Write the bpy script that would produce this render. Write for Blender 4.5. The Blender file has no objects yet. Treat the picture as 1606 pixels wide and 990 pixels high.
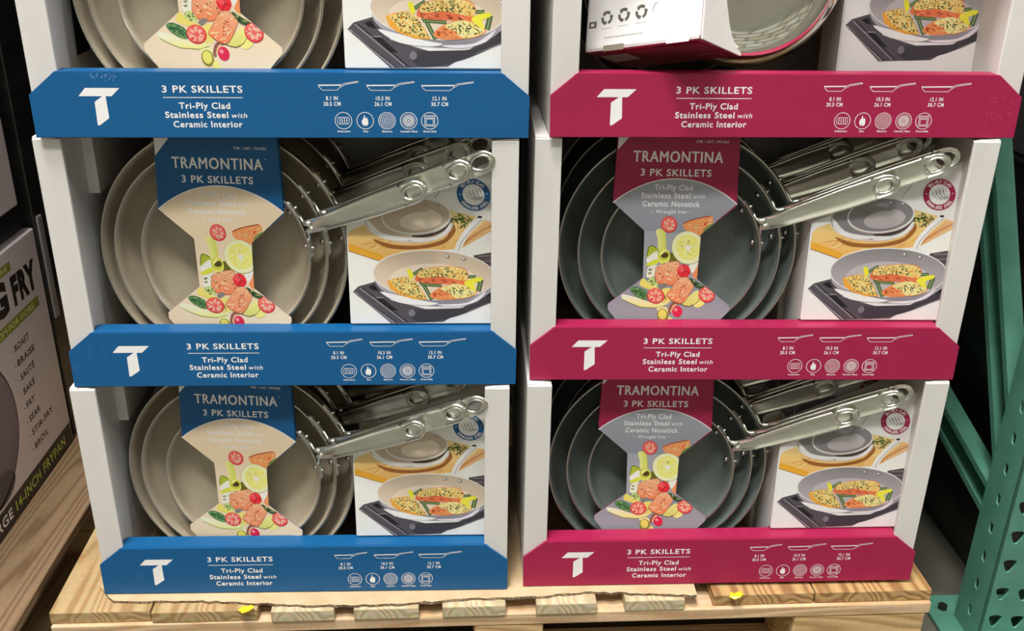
import bpy, bmesh, math, random
import numpy as np
from mathutils import Vector, Matrix

S = bpy.context.scene
COL = S.collection
pi = math.pi

# ------------------------------------------------------------------ camera
cam_d = bpy.data.cameras.new('camera')
cam = bpy.data.objects.new('camera', cam_d)
COL.objects.link(cam)
PITCH, ROLL, YAW = 0.4201, -0.0160, 0.0404
cp_, sp_ = math.cos(PITCH), math.sin(PITCH)
fw = Vector((math.sin(YAW)*cp_, math.cos(YAW)*cp_, -sp_))
rt = Vector((math.cos(YAW), -math.sin(YAW), 0))
dn = fw.cross(rt)
r2 = rt*math.cos(ROLL) + dn*math.sin(ROLL)
d2 = -rt*math.sin(ROLL) + dn*math.cos(ROLL)
M = Matrix((r2, -d2, -fw)).transposed().to_4x4()
M.translation = Vector((-0.0569, -1.0114, 0.8257))
cam.matrix_world = M
cam_d.sensor_width = 36.0
cam_d.lens = 1552.0/1606.0*36.0
cam_d.clip_start = 0.02
S.camera = cam

# ------------------------------------------------------------------ view, world, lights
S.view_settings.view_transform = 'Standard'
S.view_settings.look = 'None'
S.view_settings.gamma = 1.0
S.view_settings.use_curve_mapping = False
S.view_settings.exposure = -0.22

W = bpy.data.worlds.new('world'); S.world = W
W.use_nodes = True
nt = W.node_tree; nt.nodes.clear()
wo = nt.nodes.new('ShaderNodeOutputWorld'); bg = nt.nodes.new('ShaderNodeBackground')
tc = nt.nodes.new('ShaderNodeTexCoord'); sx = nt.nodes.new('ShaderNodeSeparateXYZ')
rp = nt.nodes.new('ShaderNodeValToRGB'); mp = nt.nodes.new('ShaderNodeMath')
mp.operation = 'MULTIPLY_ADD'; mp.inputs[1].default_value = 0.5; mp.inputs[2].default_value = 0.5
nt.links.new(tc.outputs['Generated'], sx.inputs[0]); nt.links.new(sx.outputs['Z'], mp.inputs[0])
nt.links.new(mp.outputs[0], rp.inputs[0]); nt.links.new(rp.outputs[0], bg.inputs[0]); nt.links.new(bg.outputs[0], wo.inputs[0])
cr = rp.color_ramp
cr.elements[0].position = 0.0; cr.elements[0].color = (0.10, 0.10, 0.09, 1)
cr.elements[1].position = 1.0; cr.elements[1].color = (0.30, 0.31, 0.30, 1)
for p, c in ((0.46, (0.22, 0.22, 0.19, 1)), (0.52, (0.55, 0.50, 0.42, 1)), (0.62, (0.62, 0.62, 0.52, 1)), (0.75, (0.30, 0.31, 0.29, 1))):
    e = cr.elements.new(p); e.color = c
bg.inputs[1].default_value = 0.06

def area(name, loc, target, sx_, sy_, power, col):
    d = bpy.data.lights.new(name, 'AREA'); d.shape = 'RECTANGLE'; d.size = sx_; d.size_y = sy_
    d.energy = power; d.color = col
    o = bpy.data.objects.new(name, d); COL.objects.link(o)
    o.location = loc
    o.rotation_euler = (Vector(target)-Vector(loc)).to_track_quat('-Z', 'Y').to_euler()
    return o
area('wall_fill_light', (-0.70, -2.10, 4.6), (-0.1, 0.0, 0.4), 1.2, 0.35, 165, (1.0, 0.965, 0.915))
area('wall_fill_light', (-0.75, -0.80, 4.6), (-0.1, 0.0, 0.4), 1.2, 0.35, 235, (1.0, 0.965, 0.915))
area('wall_fill_light', (1.5, -2.3, 4.6), (0.3, 0, 0.4), 1.4, 0.5, 40, (0.98, 0.97, 0.95))
area('wall_fill_light', (-8.7, -0.7, 4.6), (0, 0, 0.5), 1.4, 0.7, 330, (1.0, 0.97, 0.93))
area('wall_fill_light', (7.0, -0.9, 4.6), (0, 0, 0.4), 1.4, 0.7, 220, (1.0, 0.97, 0.93))
area('wall_fill_light', (0, -4.4, 5.4), (0, -7.5, 2.4), 8.0, 1.0, 420, (0.98, 0.98, 0.93))  # added lamp tilted at the front wall to brighten what the steel reflects

# ------------------------------------------------------------------ colour + material helpers
def lin1(v):
    v /= 255.0
    return v/12.92 if v <= 0.04045 else ((v+0.055)/1.055)**2.4
ALB = 0.76
def ink(r, g, b):
    """reflectance of a printed colour"""
    return tuple(min(0.86, lin1(v)/ALB) for v in (r, g, b))

def mat(name, col=(0.8, 0.8, 0.8), rough=0.5, metal=0.0, spec=0.5, coat=0.0):
    m = bpy.data.materials.new(name); m.use_nodes = True
    b = m.node_tree.nodes['Principled BSDF']
    b.inputs['Base Color'].default_value = (*col[:3], 1)
    b.inputs['Roughness'].default_value = rough; b.inputs['Metallic'].default_value = metal
    b.inputs['Specular IOR Level'].default_value = spec
    b.inputs['Coat Weight'].default_value = coat
    b.inputs['Coat Roughness'].default_value = 0.12
    return m

def noisy(m, c1, c2, scale=20, stretch=(1, 1, 1), bump=0.0, detail=4, bscale=None, lo=0.35, hi=0.65, dist=0.0):
    n = m.node_tree; N = n.nodes; L = n.links; b = N['Principled BSDF']
    t = N.new('ShaderNodeTexCoord'); mapn = N.new('ShaderNodeMapping'); mapn.inputs['Scale'].default_value = stretch
    no = N.new('ShaderNodeTexNoise'); no.inputs['Scale'].default_value = scale; no.inputs['Detail'].default_value = detail
    no.inputs['Distortion'].default_value = dist
    r = N.new('ShaderNodeValToRGB'); r.color_ramp.elements[0].position = lo; r.color_ramp.elements[1].position = hi
    r.color_ramp.elements[0].color = (*c1, 1); r.color_ramp.elements[1].color = (*c2, 1)
    L.new(t.outputs['Object'], mapn.inputs[0]); L.new(mapn.outputs[0], no.inputs['Vector']); L.new(no.outputs['Fac'], r.inputs[0])
    L.new(r.outputs[0], b.inputs['Base Color'])
    if bump:
        bn = N.new('ShaderNodeBump'); bn.inputs['Strength'].default_value = bump; bn.inputs['Distance'].default_value = 0.001
        if bscale:
            no2 = N.new('ShaderNodeTexNoise'); no2.inputs['Scale'].default_value = bscale
            L.new(mapn.outputs[0], no2.inputs['Vector']); L.new(no2.outputs['Fac'], bn.inputs['Height'])
        else:
            L.new(no.outputs['Fac'], bn.inputs['Height'])
        L.new(bn.outputs[0], b.inputs['Normal'])
    return m

M_print = mat('printed_card', rough=0.42, coat=0.05, spec=0.35)
_a = M_print.node_tree.nodes.new('ShaderNodeAttribute'); _a.attribute_name = 'Col'
M_print.node_tree.links.new(_a.outputs['Color'], M_print.node_tree.nodes['Principled BSDF'].inputs['Base Color'])
_n = M_print.node_tree.nodes.new('ShaderNodeTexNoise'); _n.inputs['Scale'].default_value = 55
_t = M_print.node_tree.nodes.new('ShaderNodeTexCoord')
_b = M_print.node_tree.nodes.new('ShaderNodeBump'); _b.inputs['Strength'].default_value = 0.12; _b.inputs['Distance'].default_value = 0.002
M_print.node_tree.links.new(_t.outputs['Object'], _n.inputs['Vector']); M_print.node_tree.links.new(_n.outputs['Fac'], _b.inputs['Height'])
M_print.node_tree.links.new(_b.outputs[0], M_print.node_tree.nodes['Principled BSDF'].inputs['Normal'])
M_gloss = mat('glossy_printed_film', rough=0.16, coat=0.8)
_a = M_gloss.node_tree.nodes.new('ShaderNodeAttribute'); _a.attribute_name = 'Col'
M_gloss.node_tree.links.new(_a.outputs['Color'], M_gloss.node_tree.nodes['Principled BSDF'].inputs['Base Color'])
M_white = noisy(mat('white_card', rough=0.5), (0.70, 0.68, 0.66), (0.77, 0.75, 0.73), 14, (1, 1, 0.3), bump=0.05)
M_kraft = noisy(mat('kraft_card', rough=0.85), (0.30, 0.20, 0.11), (0.42, 0.29, 0.17), 60, (1, 1, 1), bump=0.2)
M_steel = mat('polished_steel', (0.66, 0.65, 0.61), 0.17, 1.0)
M_rim = mat('bare_steel_rim', (0.62, 0.59, 0.54), 0.28, 1.0)
M_hand = noisy(mat('cast_steel_handle', rough=0.26, metal=1.0), (0.78, 0.79, 0.72), (0.86, 0.87, 0.80), 40, (0.3, 3, 3), bump=0.05)
M_mirror = mat('mirror_steel', (0.80, 0.78, 0.72), 0.04, 1.0)
M_beige = noisy(mat('beige_ceramic_coating', rough=0.42), (0.46, 0.39, 0.28), (0.50, 0.43, 0.32), 300, bump=0.02)
M_dark = noisy(mat('dark_green_grey_ceramic_coating', rough=0.38), (0.125, 0.155, 0.142), (0.150, 0.185, 0.170), 300, bump=0.02)
M_black = mat('black_paint_and_shade', (0.012, 0.012, 0.012), 0.5)  # also stands in for the dark of the hand hole and carton gap
M_green = noisy(mat('green_rack_paint', rough=0.34), (0.085, 0.255, 0.185), (0.105, 0.30, 0.22), 25, (1, 1, 1), bump=0.1)
M_tape = mat('yellow_tape', (0.85, 0.62, 0.02), 0.35)
M_wrap = noisy(mat('dark_stretch_wrap', rough=0.3), (0.010, 0.010, 0.010), (0.035, 0.032, 0.030), 5, (1, 1, 6), bump=0.4)
M_floor = noisy(mat('polished_concrete', rough=0.25), (0.10, 0.095, 0.078), (0.15, 0.142, 0.115), 3, bump=0.02)
M_wall = mat('warehouse_wall_paint', (0.03, 0.03, 0.03), 0.8)

def wood(name, c1, c2, c3, axis):
    m = mat(name, rough=0.72); n = m.node_tree; N = n.nodes; L = n.links; b = N['Principled BSDF']
    t = N.new('ShaderNodeTexCoord'); mp = N.new('ShaderNodeMapping')
    sc = [9.0, 9.0, 9.0]; sc[axis] = 0.9; mp.inputs['Scale'].default_value = sc
    no = N.new('ShaderNodeTexNoise'); no.inputs['Scale'].default_value = 1.3; no.inputs['Detail'].default_value = 2
    mx = N.new('ShaderNodeVectorMath'); mx.operation = 'MULTIPLY_ADD'; mx.inputs[1].default_value = (1.6, 1.6, 1.6)
    wv = N.new('ShaderNodeTexWave'); wv.wave_type = 'RINGS'; wv.rings_direction = 'XYZ'[axis]
    wv.inputs['Scale'].default_value = 2.6; wv.inputs['Distortion'].default_value = 2.2; wv.inputs['Detail'].default_value = 3
    r = N.new('ShaderNodeValToRGB'); e = r.color_ramp
    e.elements[0].position = 0.0; e.elements[0].color = (*c3, 1); e.elements[1].position = 1.0; e.elements[1].color = (*c2, 1)
    q = e.elements.new(0.3); q.color = (*c1, 1)
    L.new(t.outputs['Object'], mp.inputs[0]); L.new(mp.outputs[0], no.inputs['Vector'])
    L.new(no.outputs['Color'], mx.inputs[0]); L.new(mp.outputs[0], mx.inputs[2]); L.new(mx.outputs[0], wv.inputs['Vector'])
    L.new(wv.outputs['Fac'], r.inputs[0])
    n2 = N.new('ShaderNodeTexNoise'); n2.inputs['Scale'].default_value = 160
    m2 = N.new('ShaderNodeMix'); m2.data_type = 'RGBA'; m2.blend_type = 'MULTIPLY'; m2.inputs[0].default_value = 0.35
    L.new(t.outputs['Object'], n2.inputs['Vector']); L.new(r.outputs[0], m2.inputs[6]); L.new(n2.outputs['Color'], m2.inputs[7])
    L.new(m2.outputs[2], b.inputs['Base Color'])
    bn = N.new('ShaderNodeBump'); bn.inputs['Strength'].default_value = 0.35; bn.inputs['Distance'].default_value = 0.001
    L.new(wv.outputs['Fac'], bn.inputs['Height']); L.new(bn.outputs[0], b.inputs['Normal'])
    return m
M_wood_y = wood('pine_board_lengthwise', (0.52, 0.36, 0.17), (0.58, 0.41, 0.21), (0.42, 0.25, 0.10), 1)
M_wood_n = wood('brown_pine_board', (0.26, 0.165, 0.09), (0.31, 0.205, 0.115), (0.18, 0.105, 0.05), 1)
M_wood_x = wood('pine_board_crosswise', (0.78, 0.54, 0.32), (0.84, 0.60, 0.37), (0.66, 0.42, 0.22), 0)
M_wood_o = wood('orange_pine_board', (0.52, 0.31, 0.12), (0.62, 0.40, 0.17), (0.34, 0.17, 0.06), 1)
M_wood_p = wood('pale_poplar_board', (0.66, 0.55, 0.34), (0.72, 0.62, 0.42), (0.58, 0.46, 0.27), 1)
M_block = wood('fir_block', (0.72, 0.48, 0.22), (0.80, 0.56, 0.28), (0.56, 0.34, 0.14), 0)

# ------------------------------------------------------------------ object helpers
def obj(name, mesh, parent=None):
    o = bpy.data.objects.new(name, mesh); COL.objects.link(o)
    if parent is not None: o.parent = parent
    return o
def thing(name, label, cat, mtx=None, group=None):
    o = bpy.data.objects.new(name, None); COL.objects.link(o); o.empty_display_size = 0.05
    if mtx is not None: o.matrix_world = mtx
    o['label'] = label; o['category'] = cat
    if group: o['group'] = group
    return o
def tag(o, label, cat, group=None):
    o['label'] = label; o['category'] = cat
    if group: o['group'] = group
    return o
def fin(bm, name, mats, smooth=False, recalc=True):
    if recalc: bmesh.ops.recalc_face_normals(bm, faces=bm.faces)
    me = bpy.data.meshes.new(name)
    for f in bm.faces: f.smooth = smooth
    bm.to_mesh(me); bm.free()
    for m in (mats if isinstance(mats, (list, tuple)) else [mats]): me.materials.append(m)
    return me
def box(bm, x0, x1, y0, y1, z0, z1, bev=0.0, mi=0):
    g = bmesh.ops.create_cube(bm, size=1.0)
    vs = g['verts']
    for v in vs:
        v.co = Vector((x0 if v.co.x < 0 else x1, y0 if v.co.y < 0 else y1, z0 if v.co.z < 0 else z1))
    fs = set(f for v in vs for f in v.link_faces)
    for f in fs: f.material_index = mi
    if bev:
        es = list(set(e for v in vs for e in v.link_edges))
        bmesh.ops.bevel(bm, geom=es, offset=bev, segments=2, affect='EDGES', profile=0.5)
    return vs
def prism(bm, pts, a, b, f3, mi=0):
    """closed prism from 2-D outline; f3(u, v, t) -> 3-D"""
    A = [bm.verts.new(f3(u, v, a)) for u, v in pts]; B = [bm.verts.new(f3(u, v, b)) for u, v in pts]
    F = [bm.faces.new(A), bm.faces.new(B[::-1])]
    n = len(pts)
    for i in range(n): F.append(bm.faces.new((A[i], B[i], B[(i+1) % n], A[(i+1) % n])))
    for f in F: f.material_index = mi
    return F
def tube(bm, pts, rad, seg=8, closed=False, mi=0):
    pts = [Vector(p) for p in pts]; n = len(pts); rings = []
    up = Vector((0, 1, 0.01))
    for i, p in enumerate(pts):
        a = pts[(i-1) % n] if (closed or i > 0) else p
        b = pts[(i+1) % n] if (closed or i < n-1) else p
        t = (b-a).normalized(); u = t.cross(up).normalized(); w = t.cross(u)
        r = rad[i] if isinstance(rad, (list, tuple)) else rad
        rings.append([bm.verts.new(p + (u*math.cos(2*pi*k/seg) + w*math.sin(2*pi*k/seg))*r) for k in range(seg)])
    for i in range(n if closed else n-1):
        A, B = rings[i], rings[(i+1) % n]
        for k in range(seg):
            f = bm.faces.new((A[k], A[(k+1) % seg], B[(k+1) % seg], B[k])); f.material_index = mi
    if not closed:
        bm.faces.new(rings[0][::-1]).material_index = mi; bm.faces.new(rings[-1]).material_index = mi
def lathe(bm, prof, seg=96, mi=0):
    """profile (rho, y) turned about the Y axis"""
    rings = []
    for rho, y in prof:
        if rho < 1e-6: rings.append([bm.verts.new((0, y, 0))])
        else: rings.append([bm.verts.new((rho*math.cos(2*pi*k/seg), y, rho*math.sin(2*pi*k/seg))) for k in range(seg)])
    for A, B in zip(rings, rings[1:]):
        for k in range(seg):
            k2 = (k+1) % seg
            if len(A) == 1: f = bm.faces.new((A[0], B[k], B[k2]))
            elif len(B) == 1: f = bm.faces.new((A[k], A[k2], B[0]))
            else: f = bm.faces.new((A[k], A[k2], B[k2], B[k]))
            f.material_index = mi

# ------------------------------------------------------------------ printed artwork on flat card
_tc = {}
def glyphs(s, bold=0.0):
    k = (s, bold)
    if k in _tc: return _tc[k]
    c = bpy.data.curves.new('lettering', 'FONT'); c.body = s; c.size = 1.0; c.offset = bold; c.resolution_u = 3
    c.space_character = 1.12
    o = bpy.data.objects.new('lettering', c); COL.objects.link(o)
    dg = bpy.context.evaluated_depsgraph_get(); e = o.evaluated_get(dg); me = e.to_mesh()
    V = [(v.co.x, v.co.y) for v in me.vertices]; F = [tuple(p.vertices) for p in me.polygons]
    e.to_mesh_clear(); bpy.data.objects.remove(o); bpy.data.curves.remove(c)
    xs = [v[0] for v in V]; 
    _tc[k] = (V, F, min(xs), max(xs)); return _tc[k]

def clip(poly, p, q):
    """keep the part left of the line p->q"""
    out = []; n = len(poly)
    sd = lambda a: (q[0]-p[0])*(a[1]-p[1]) - (q[1]-p[1])*(a[0]-p[0])
    for i in range(n):
        a, b = poly[i], poly[(i+1) % n]; sa, sb = sd(a), sd(b)
        if sa >= 0: out.append(a)
        if sa*sb < 0:
            t = sa/(sa-sb); out.append((a[0]+(b[0]-a[0])*t, a[1]+(b[1]-a[1])*t))
    return out
def smooth(pts, n=4):
    out = []; N = len(pts)
    for i in range(N):
        p0, p1, p2, p3 = pts[i-1], pts[i], pts[(i+1) % N], pts[(i+2) % N]
        for k in range(n):
            t = k/n
            out.append(tuple(0.5*((2*p1[j]) + (-p0[j]+p2[j])*t + (2*p0[j]-5*p1[j]+4*p2[j]-p3[j])*t*t + (-p0[j]+3*p1[j]-3*p2[j]+p3[j])*t**3) for j in (0, 1)))
    return out
def ell(cx, cy, rx, ry, rot=0, n=28, a0=0, a1=2*pi):
    c, s = math.cos(rot), math.sin(rot); full = abs(a1-a0-2*pi) < 1e-6
    return [(cx+rx*math.cos(t)*c-ry*math.sin(t)*s, cy+rx*math.cos(t)*s+ry*math.sin(t)*c) for t in (a0+(a1-a0)*i/(n if full else n-1) for i in range(n))]
class Art:
    def __init__(s): s.F = []; s.clips = []
    def poly(s, pts, col, L, col2=None, ax=1):
        for c in s.clips: pts = clip(pts, *c)
        if len(pts) < 3: return
        cs = None
        if col2:
            v = [p[ax] for p in pts]; a, b = min(v), max(v)
            cs = [tuple(col[k]+(col2[k]-col[k])*((q-a)/(b-a+1e-9)) for k in range(3)) for q in v]
        s.F.append((pts, cs or col, L))
    def blob(s, pts, col, L, col2=None, ax=1): s.poly(smooth(pts), col, L, col2, ax)
    def ell(s, cx, cy, rx, ry, col, L, rot=0, n=28, col2=None): s.poly(ell(cx, cy, rx, ry, rot, n), col, L, col2)
    def stroke(s, pts, w, col, L, closed=False):
        n = len(pts)
        for i in range(n if closed else n-1):
            a, b = pts[i], pts[(i+1) % n]; dx, dy = b[0]-a[0], b[1]-a[1]; l = math.hypot(dx, dy) or 1
            nx, ny = -dy/l*w/2, dx/l*w/2; ex, ey = dx/l*w*0.2, dy/l*w*0.2
            s.poly([(a[0]-ex+nx, a[1]-ey+ny), (b[0]+ex+nx, b[1]+ey+ny), (b[0]+ex-nx, b[1]+ey-ny), (a[0]-ex-nx, a[1]-ey-ny)], col, L)
    def ring(s, cx, cy, rx, ry, w, col, L, n=28, rot=0):
        o = ell(cx, cy, rx, ry, rot, n); i_ = ell(cx, cy, rx-w, ry-w, rot, n)
        for k in range(n): s.poly([o[k], o[(k+1) % n], i_[(k+1) % n], i_[k]], col, L)
    def text(s, t, x0, x1, yb, h, col, L, bold=0.02, up=1, shear=0.0):
        V, F, a, b = glyphs(t, bold); sx = (x1-x0)/(b-a); sy = h/0.70*up
        P = [(x0+(v[0]-a)*sx + v[1]*abs(sy)*shear, yb+v[1]*sy) for v in V]
        for f in F: s.F.append(([P[i] for i in f], col, L))
    def letter(s, t, cx, cy, h, ang, col, L, up=1, bold=0.03, wx=1.0):
        V, F, a, b = glyphs(t, bold); k = h/0.70; c, sn = math.cos(ang), math.sin(ang); mx = (a+b)/2
        P = []
        for v in V:
            x = (v[0]-mx)*k*wx; y = (v[1]-0.35)*k
            X = x*c-y*sn; Y = x*sn+y*c
            P.append((cx+X, cy+Y*up))
        for f in F: s.F.append(([P[i] for i in f], col, L))
    def build(s, bm, layer, f3, mi=0, thin=4e-5):
        """add to bmesh; f3(u, v, height)"""
        for pts, cs, L in s.F:
            vs = [bm.verts.new(f3(u, v, 6e-5+L*thin)) for u, v in pts]
            try: f = bm.faces.new(vs)
            except ValueError: continue
            f.material_index = mi
            for i, lp in enumerate(f.loops):
                c = cs[i] if isinstance(cs, list) else cs
                lp[layer] = (c[0], c[1], c[2], 1.0)
def homog(src, dst):
    A = []
    for (x, y), (u, v) in zip(src, dst):
        A.append([x, y, 1, 0, 0, 0, -u*x, -u*y]); A.append([0, 0, 0, x, y, 1, -v*x, -v*y])
    h = np.linalg.solve(np.array(A, float), np.array([c for p in dst for c in p], float))
    return lambda x, y: ((h[0]*x+h[1]*y+h[2])/(h[6]*x+h[7]*y+1), (h[3]*x+h[4]*y+h[5])/(h[6]*x+h[7]*y+1))
def paint(bm, layer, col):
    for f in bm.faces:
        for lp in f.loops: lp[layer] = (col[0], col[1], col[2], 1.0)
def facing(f, d):
    f.normal_update()
    if f.normal.dot(d) < 0: f.normal_flip()

BLUE = ink(12, 78, 126); CRIM = ink(142, 26, 66)
WHT = ink(222, 216, 212)
def flecks(A, poly_pts, n, size, cols, L, seed, ang=None, asp=2.2):
    R = random.Random(seed)
    xs = [p[0] for p in poly_pts]; ys = [p[1] for p in poly_pts]
    def inside(x, y):
        c = False; N = len(poly_pts)
        for i in range(N):
            a, b = poly_pts[i], poly_pts[i-1]
            if (a[1] > y) != (b[1] > y) and x < (b[0]-a[0])*(y-a[1])/(b[1]-a[1])+a[0]: c = not c
        return c
    k = 0
    for _ in range(n*6):
        x, y = R.uniform(min(xs), max(xs)), R.uniform(min(ys), max(ys))
        if not inside(x, y): continue
        t = (ang if ang is not None else R.uniform(0, pi)) + R.uniform(-0.3, 0.3); sz = size*R.uniform(0.5, 1.3)
        A.poly(ell(x, y, sz*asp/2, sz/2, t, 6), R.choice(cols), L); k += 1
        if k >= n: break

# ---- artwork of the front panel of a tray (metres on the panel)
def panel_art(base, seed, wear):
    A = Art(); w = WHT
    A.poly([(-.1948, .0500), (-.1611, .0500), (-.1698, .0418), (-.2023, .0418)], w, 1)
    A.poly([(-.1876, .0360), (-.1800, .0418), (-.1750, .0418), (-.1749, .0200), (-.1855, .0128), (-.1868, .0128)] if False else
           [(-.1872, .0362), (-.1790, .0418), (-.1757, .0418), (-.1749, .0200), (-.1850, .0128), (-.1872, .0128)], w, 1)
    A.text('3 PK SKILLETS', -.1195, -.0397, .0459, .0068, w, 1, 0.02)
    A.poly([(-.119, .0405), (-.0398, .0405), (-.0398, .0412), (-.119, .0412)], w, 1)
    A.text('Tri-Ply Clad', -.1043, -.0534, .0297, .0062, w, 1, 0.022)
    A.text('Stainless Steel', -.1190, -.0560, .0205, .0062, w, 1, 0.022)
    A.text('with', -.0535, -.0375, .0206, .0050, w, 1, 0.008, shear=0.22)
    A.text('Ceramic Interior', -.1117, -.0425, .0110, .0062, w, 1, 0.022)
    for x, wd, he, t1, t2 in ((.0363, .0225, .0398, '8.1 IN', '20.5 CM'), (.0849, .0283, .0477, '10.3 IN', '26.1 CM'), (.1403, .0329, .0524, '12.1 IN', '30.7 CM')):
        o = [(x, .0543), (x+.001, .0515), (x+.004, .0487), (x+wd-.004, .0487), (x+wd-.0008, .0515), (x+wd, .0543)]
        A.stroke(o, .0005, w, 1); A.stroke([(x, .0535), (x+wd, .0539)], .0012, w, 1)
        A.stroke([(x+wd, .0538), (x+wd+.004, .0556), (x+he, .0577), (x+he+.0003, .0567), (x+wd+.005, .0545), (x+wd-.0008, .0515)], .0005, w, 1)
        cx = x + wd*0.5 + .0015
        A.text(t1, cx-.0058-.001*(len(t1) > 6), cx+.0062+.001*(len(t1) > 6), .0388, .0039, w, 1, 0.02)
        A.text(t2, cx-.0085, cx+.0088, .0331, .0039, w, 1, 0.02)
    for i, (x, nm, hw) in enumerate(((.0599, 'Induction', .0065), (.0820, 'Gas', .0026), (.1042, 'Electric', .0052), (.1264, 'Ceramic Glass', .0088), (.1480, 'Oven-Safe', .0068))):
        z = .0180; A.ring(x, z, .0088, .0088, .0006, w, 1)
        if i == 0:
            for k in range(5): A.ring(x-.0046+k*.0023, z, .0016, .0040, .0005, w, 1, 14)
        elif i == 1:
            A.blob([(x-.0008, z+.006), (x+.0006, z+.002), (x+.0018, z+.0032), (x+.0030, z-.0005), (x+.0026, z-.004), (x+.0004, z-.0056), (x-.0004, z-.003), (x-.0010, z-.0054), (x-.0030, z-.0035), (x-.0034, z-.0002), (x-.0016, z+.0028)], w, 1)
        elif i == 2:
            for r in (.0070, .0052, .0034, .0017): A.ring(x, z, r, r, .0005, w, 1, 20)
        elif i == 3:
            for k in range(24):
                t = 2*pi*k/24; A.stroke([(x+.0030*math.cos(t), z+.0030*math.sin(t)), (x+.0068*math.cos(t), z+.0068*math.sin(t))], .0006, w, 1)
            A.ring(x, z, .0024, .0024, .0006, w, 1, 16); A.ell(x, z, .0009, .0009, w, 1, n=8)
        else:
            A.stroke([(x-.0050, z+.0052), (x+.0050, z+.0052), (x+.0050, z-.0052), (x-.0050, z-.0052)], .0006, w, 1, True)
            A.stroke([(x-.0050, z+.0028), (x+.0050, z+.0028)], .0005, w, 1)
            A.stroke([(x-.0035, z+.0018), (x+.0035, z+.0018), (x+.0035, z-.0040), (x-.0035, z-.0040)], .0005, w, 1, True)
            for k in range(4): A.ell(x-.0033+k*.0022, z+.0040, .0005, .0005, w, 1, n=6)
        A.text(nm, x-hw, x+hw, .0062, .0019, w, 1, 0.03)
    R = random.Random(seed)
    wc = tuple(min(.8, c*1.5+.12) for c in base)
    if wear == 'left':
        for c in range(6):
            for k in range(9):
                if R.random() < 0.55: continue
                A.poly(ell(-.242+c*.008+R.uniform(-.002, .002), .010+k*.0048+c*.0008+R.uniform(-.001, .001), .0007*R.uniform(.4, 1.3), .0004, R.uniform(0, 3), 6), wc, 2)
    elif wear == 'right':
        for k in range(34): A.poly(ell(R.uniform(.215, .247), R.uniform(.004, .045), .0006*R.uniform(.4, 1.2), .0004, R.uniform(0, 3), 6), wc, 2)
    elif wear == 'top':
        for k in range(26): A.poly(ell(R.uniform(-.188, -.160), .064-abs(R.gauss(0, .005)), .0012*R.uniform(.3, 1.2), .0006, R.uniform(0, 3), 6), wc, 2)
    return A

LIPD = 0.029
SL = 0.049
def make_panel(base, seed, wear):
    bm = bmesh.new(); lay = bm.loops.layers.float_color.new('Col')
    hexo = [(-.25, 0), (.25, 0), (.2506, .043), (.2227, .066), (-.2227, .066), (-.2506, .043)]
    F = prism(bm, hexo, 0.0, 0.0028, lambda u, v, t: Vector((u, v*SL+t, v)))
    # folded hollow behind the face: the lip
    prism(bm, [(0.0026, .0015), (LIPD, .0015), (LIPD, .0652), (0.0062, .0660), (0.0045, .062)], -.2215, .2215, lambda u, v, t: Vector((t, u, v)))
    # corner gussets closing the ends of the lip
    for s in (-1, 1):
        prism(bm, [(.2210, .0655), (.2229, .0655), (.2262, .0636), (.2262, .0600), (.2210, .0600)], .0045, LIPD-.002, lambda u, v, t, s=s: Vector((s*u, t, v)))
    bmesh.ops.bevel(bm, geom=[e for e in bm.edges if e.calc_length() > .35], offset=.0007, segments=2, affect='EDGES')
    bmesh.ops.recalc_face_normals(bm, faces=bm.faces)
    paint(bm, lay, base)
    edge = ink(196, 186, 180)
    for f in bm.faces:                       # raw card edge along the cut ends
        if abs(f.normal.x) > .5 and f.calc_center_median().y < .004 and f.calc_center_median().z < .05:
            for lp in f.loops: lp[lay] = (*edge, 1)
    panel_art(base, seed, wear).build(bm, lay, lambda u, v, h: Vector((u, v*SL-h, v)))
    bm.normal_update()
    return fin(bm, 'front_panel', M_print, recalc=False)

TH = .2845
def make_wall(s, flap):
    bm = bmesh.new()
    a, b = (.2275, .2498)
    box(bm, *(sorted((s*a, s*b))), .008, .33, .001, TH, .0008)
    a2 = .2212
    box(bm, *(sorted((s*a2, s*.2499))), .0065, .0115, .001, TH-.0004, .0012)
    # tucked top flap with a slightly lifted corner
    prism(bm, [(.2216, TH-.001), (.2494, TH-.001), (.2494, TH+.0012), (.2300, TH+.0004)], .008, .085, lambda u, v, t: Vector((s*u, t, v)))
    return fin(bm, 'side_wall', M_white)
MESH = {}
MESH['wl'] = make_wall(-1, 1); MESH['wr'] = make_wall(1, 1)
_bm = bmesh.new(); box(_bm, -.2275, .2275, .322, .330, .001, TH-.001); MESH['back'] = fin(_bm, 'back_wall', M_white)
_bm = bmesh.new(); box(_bm, -.2490, .2490, .012, .329, .0006, .0022); MESH['base'] = fin(_bm, 'tray_floor', M_kraft)
_bm = bmesh.new(); box(_bm, -.2275, -.2150, .075, .28, .205, TH-.001, .0008); MESH['flap'] = fin(_bm, 'inner_flap', M_white)
_bm = bmesh.new(); prism(_bm, [(.085, .068), (.125, .068), (.128, .098), (.090, .130)], 0, .0006, lambda u, v, t: Vector((-.2275+t, u, v))); MESH['hole'] = fin(_bm, 'hand_hole_dark_patch', M_black)  # flat black patch painted for the dark inside the hand hole

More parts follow.
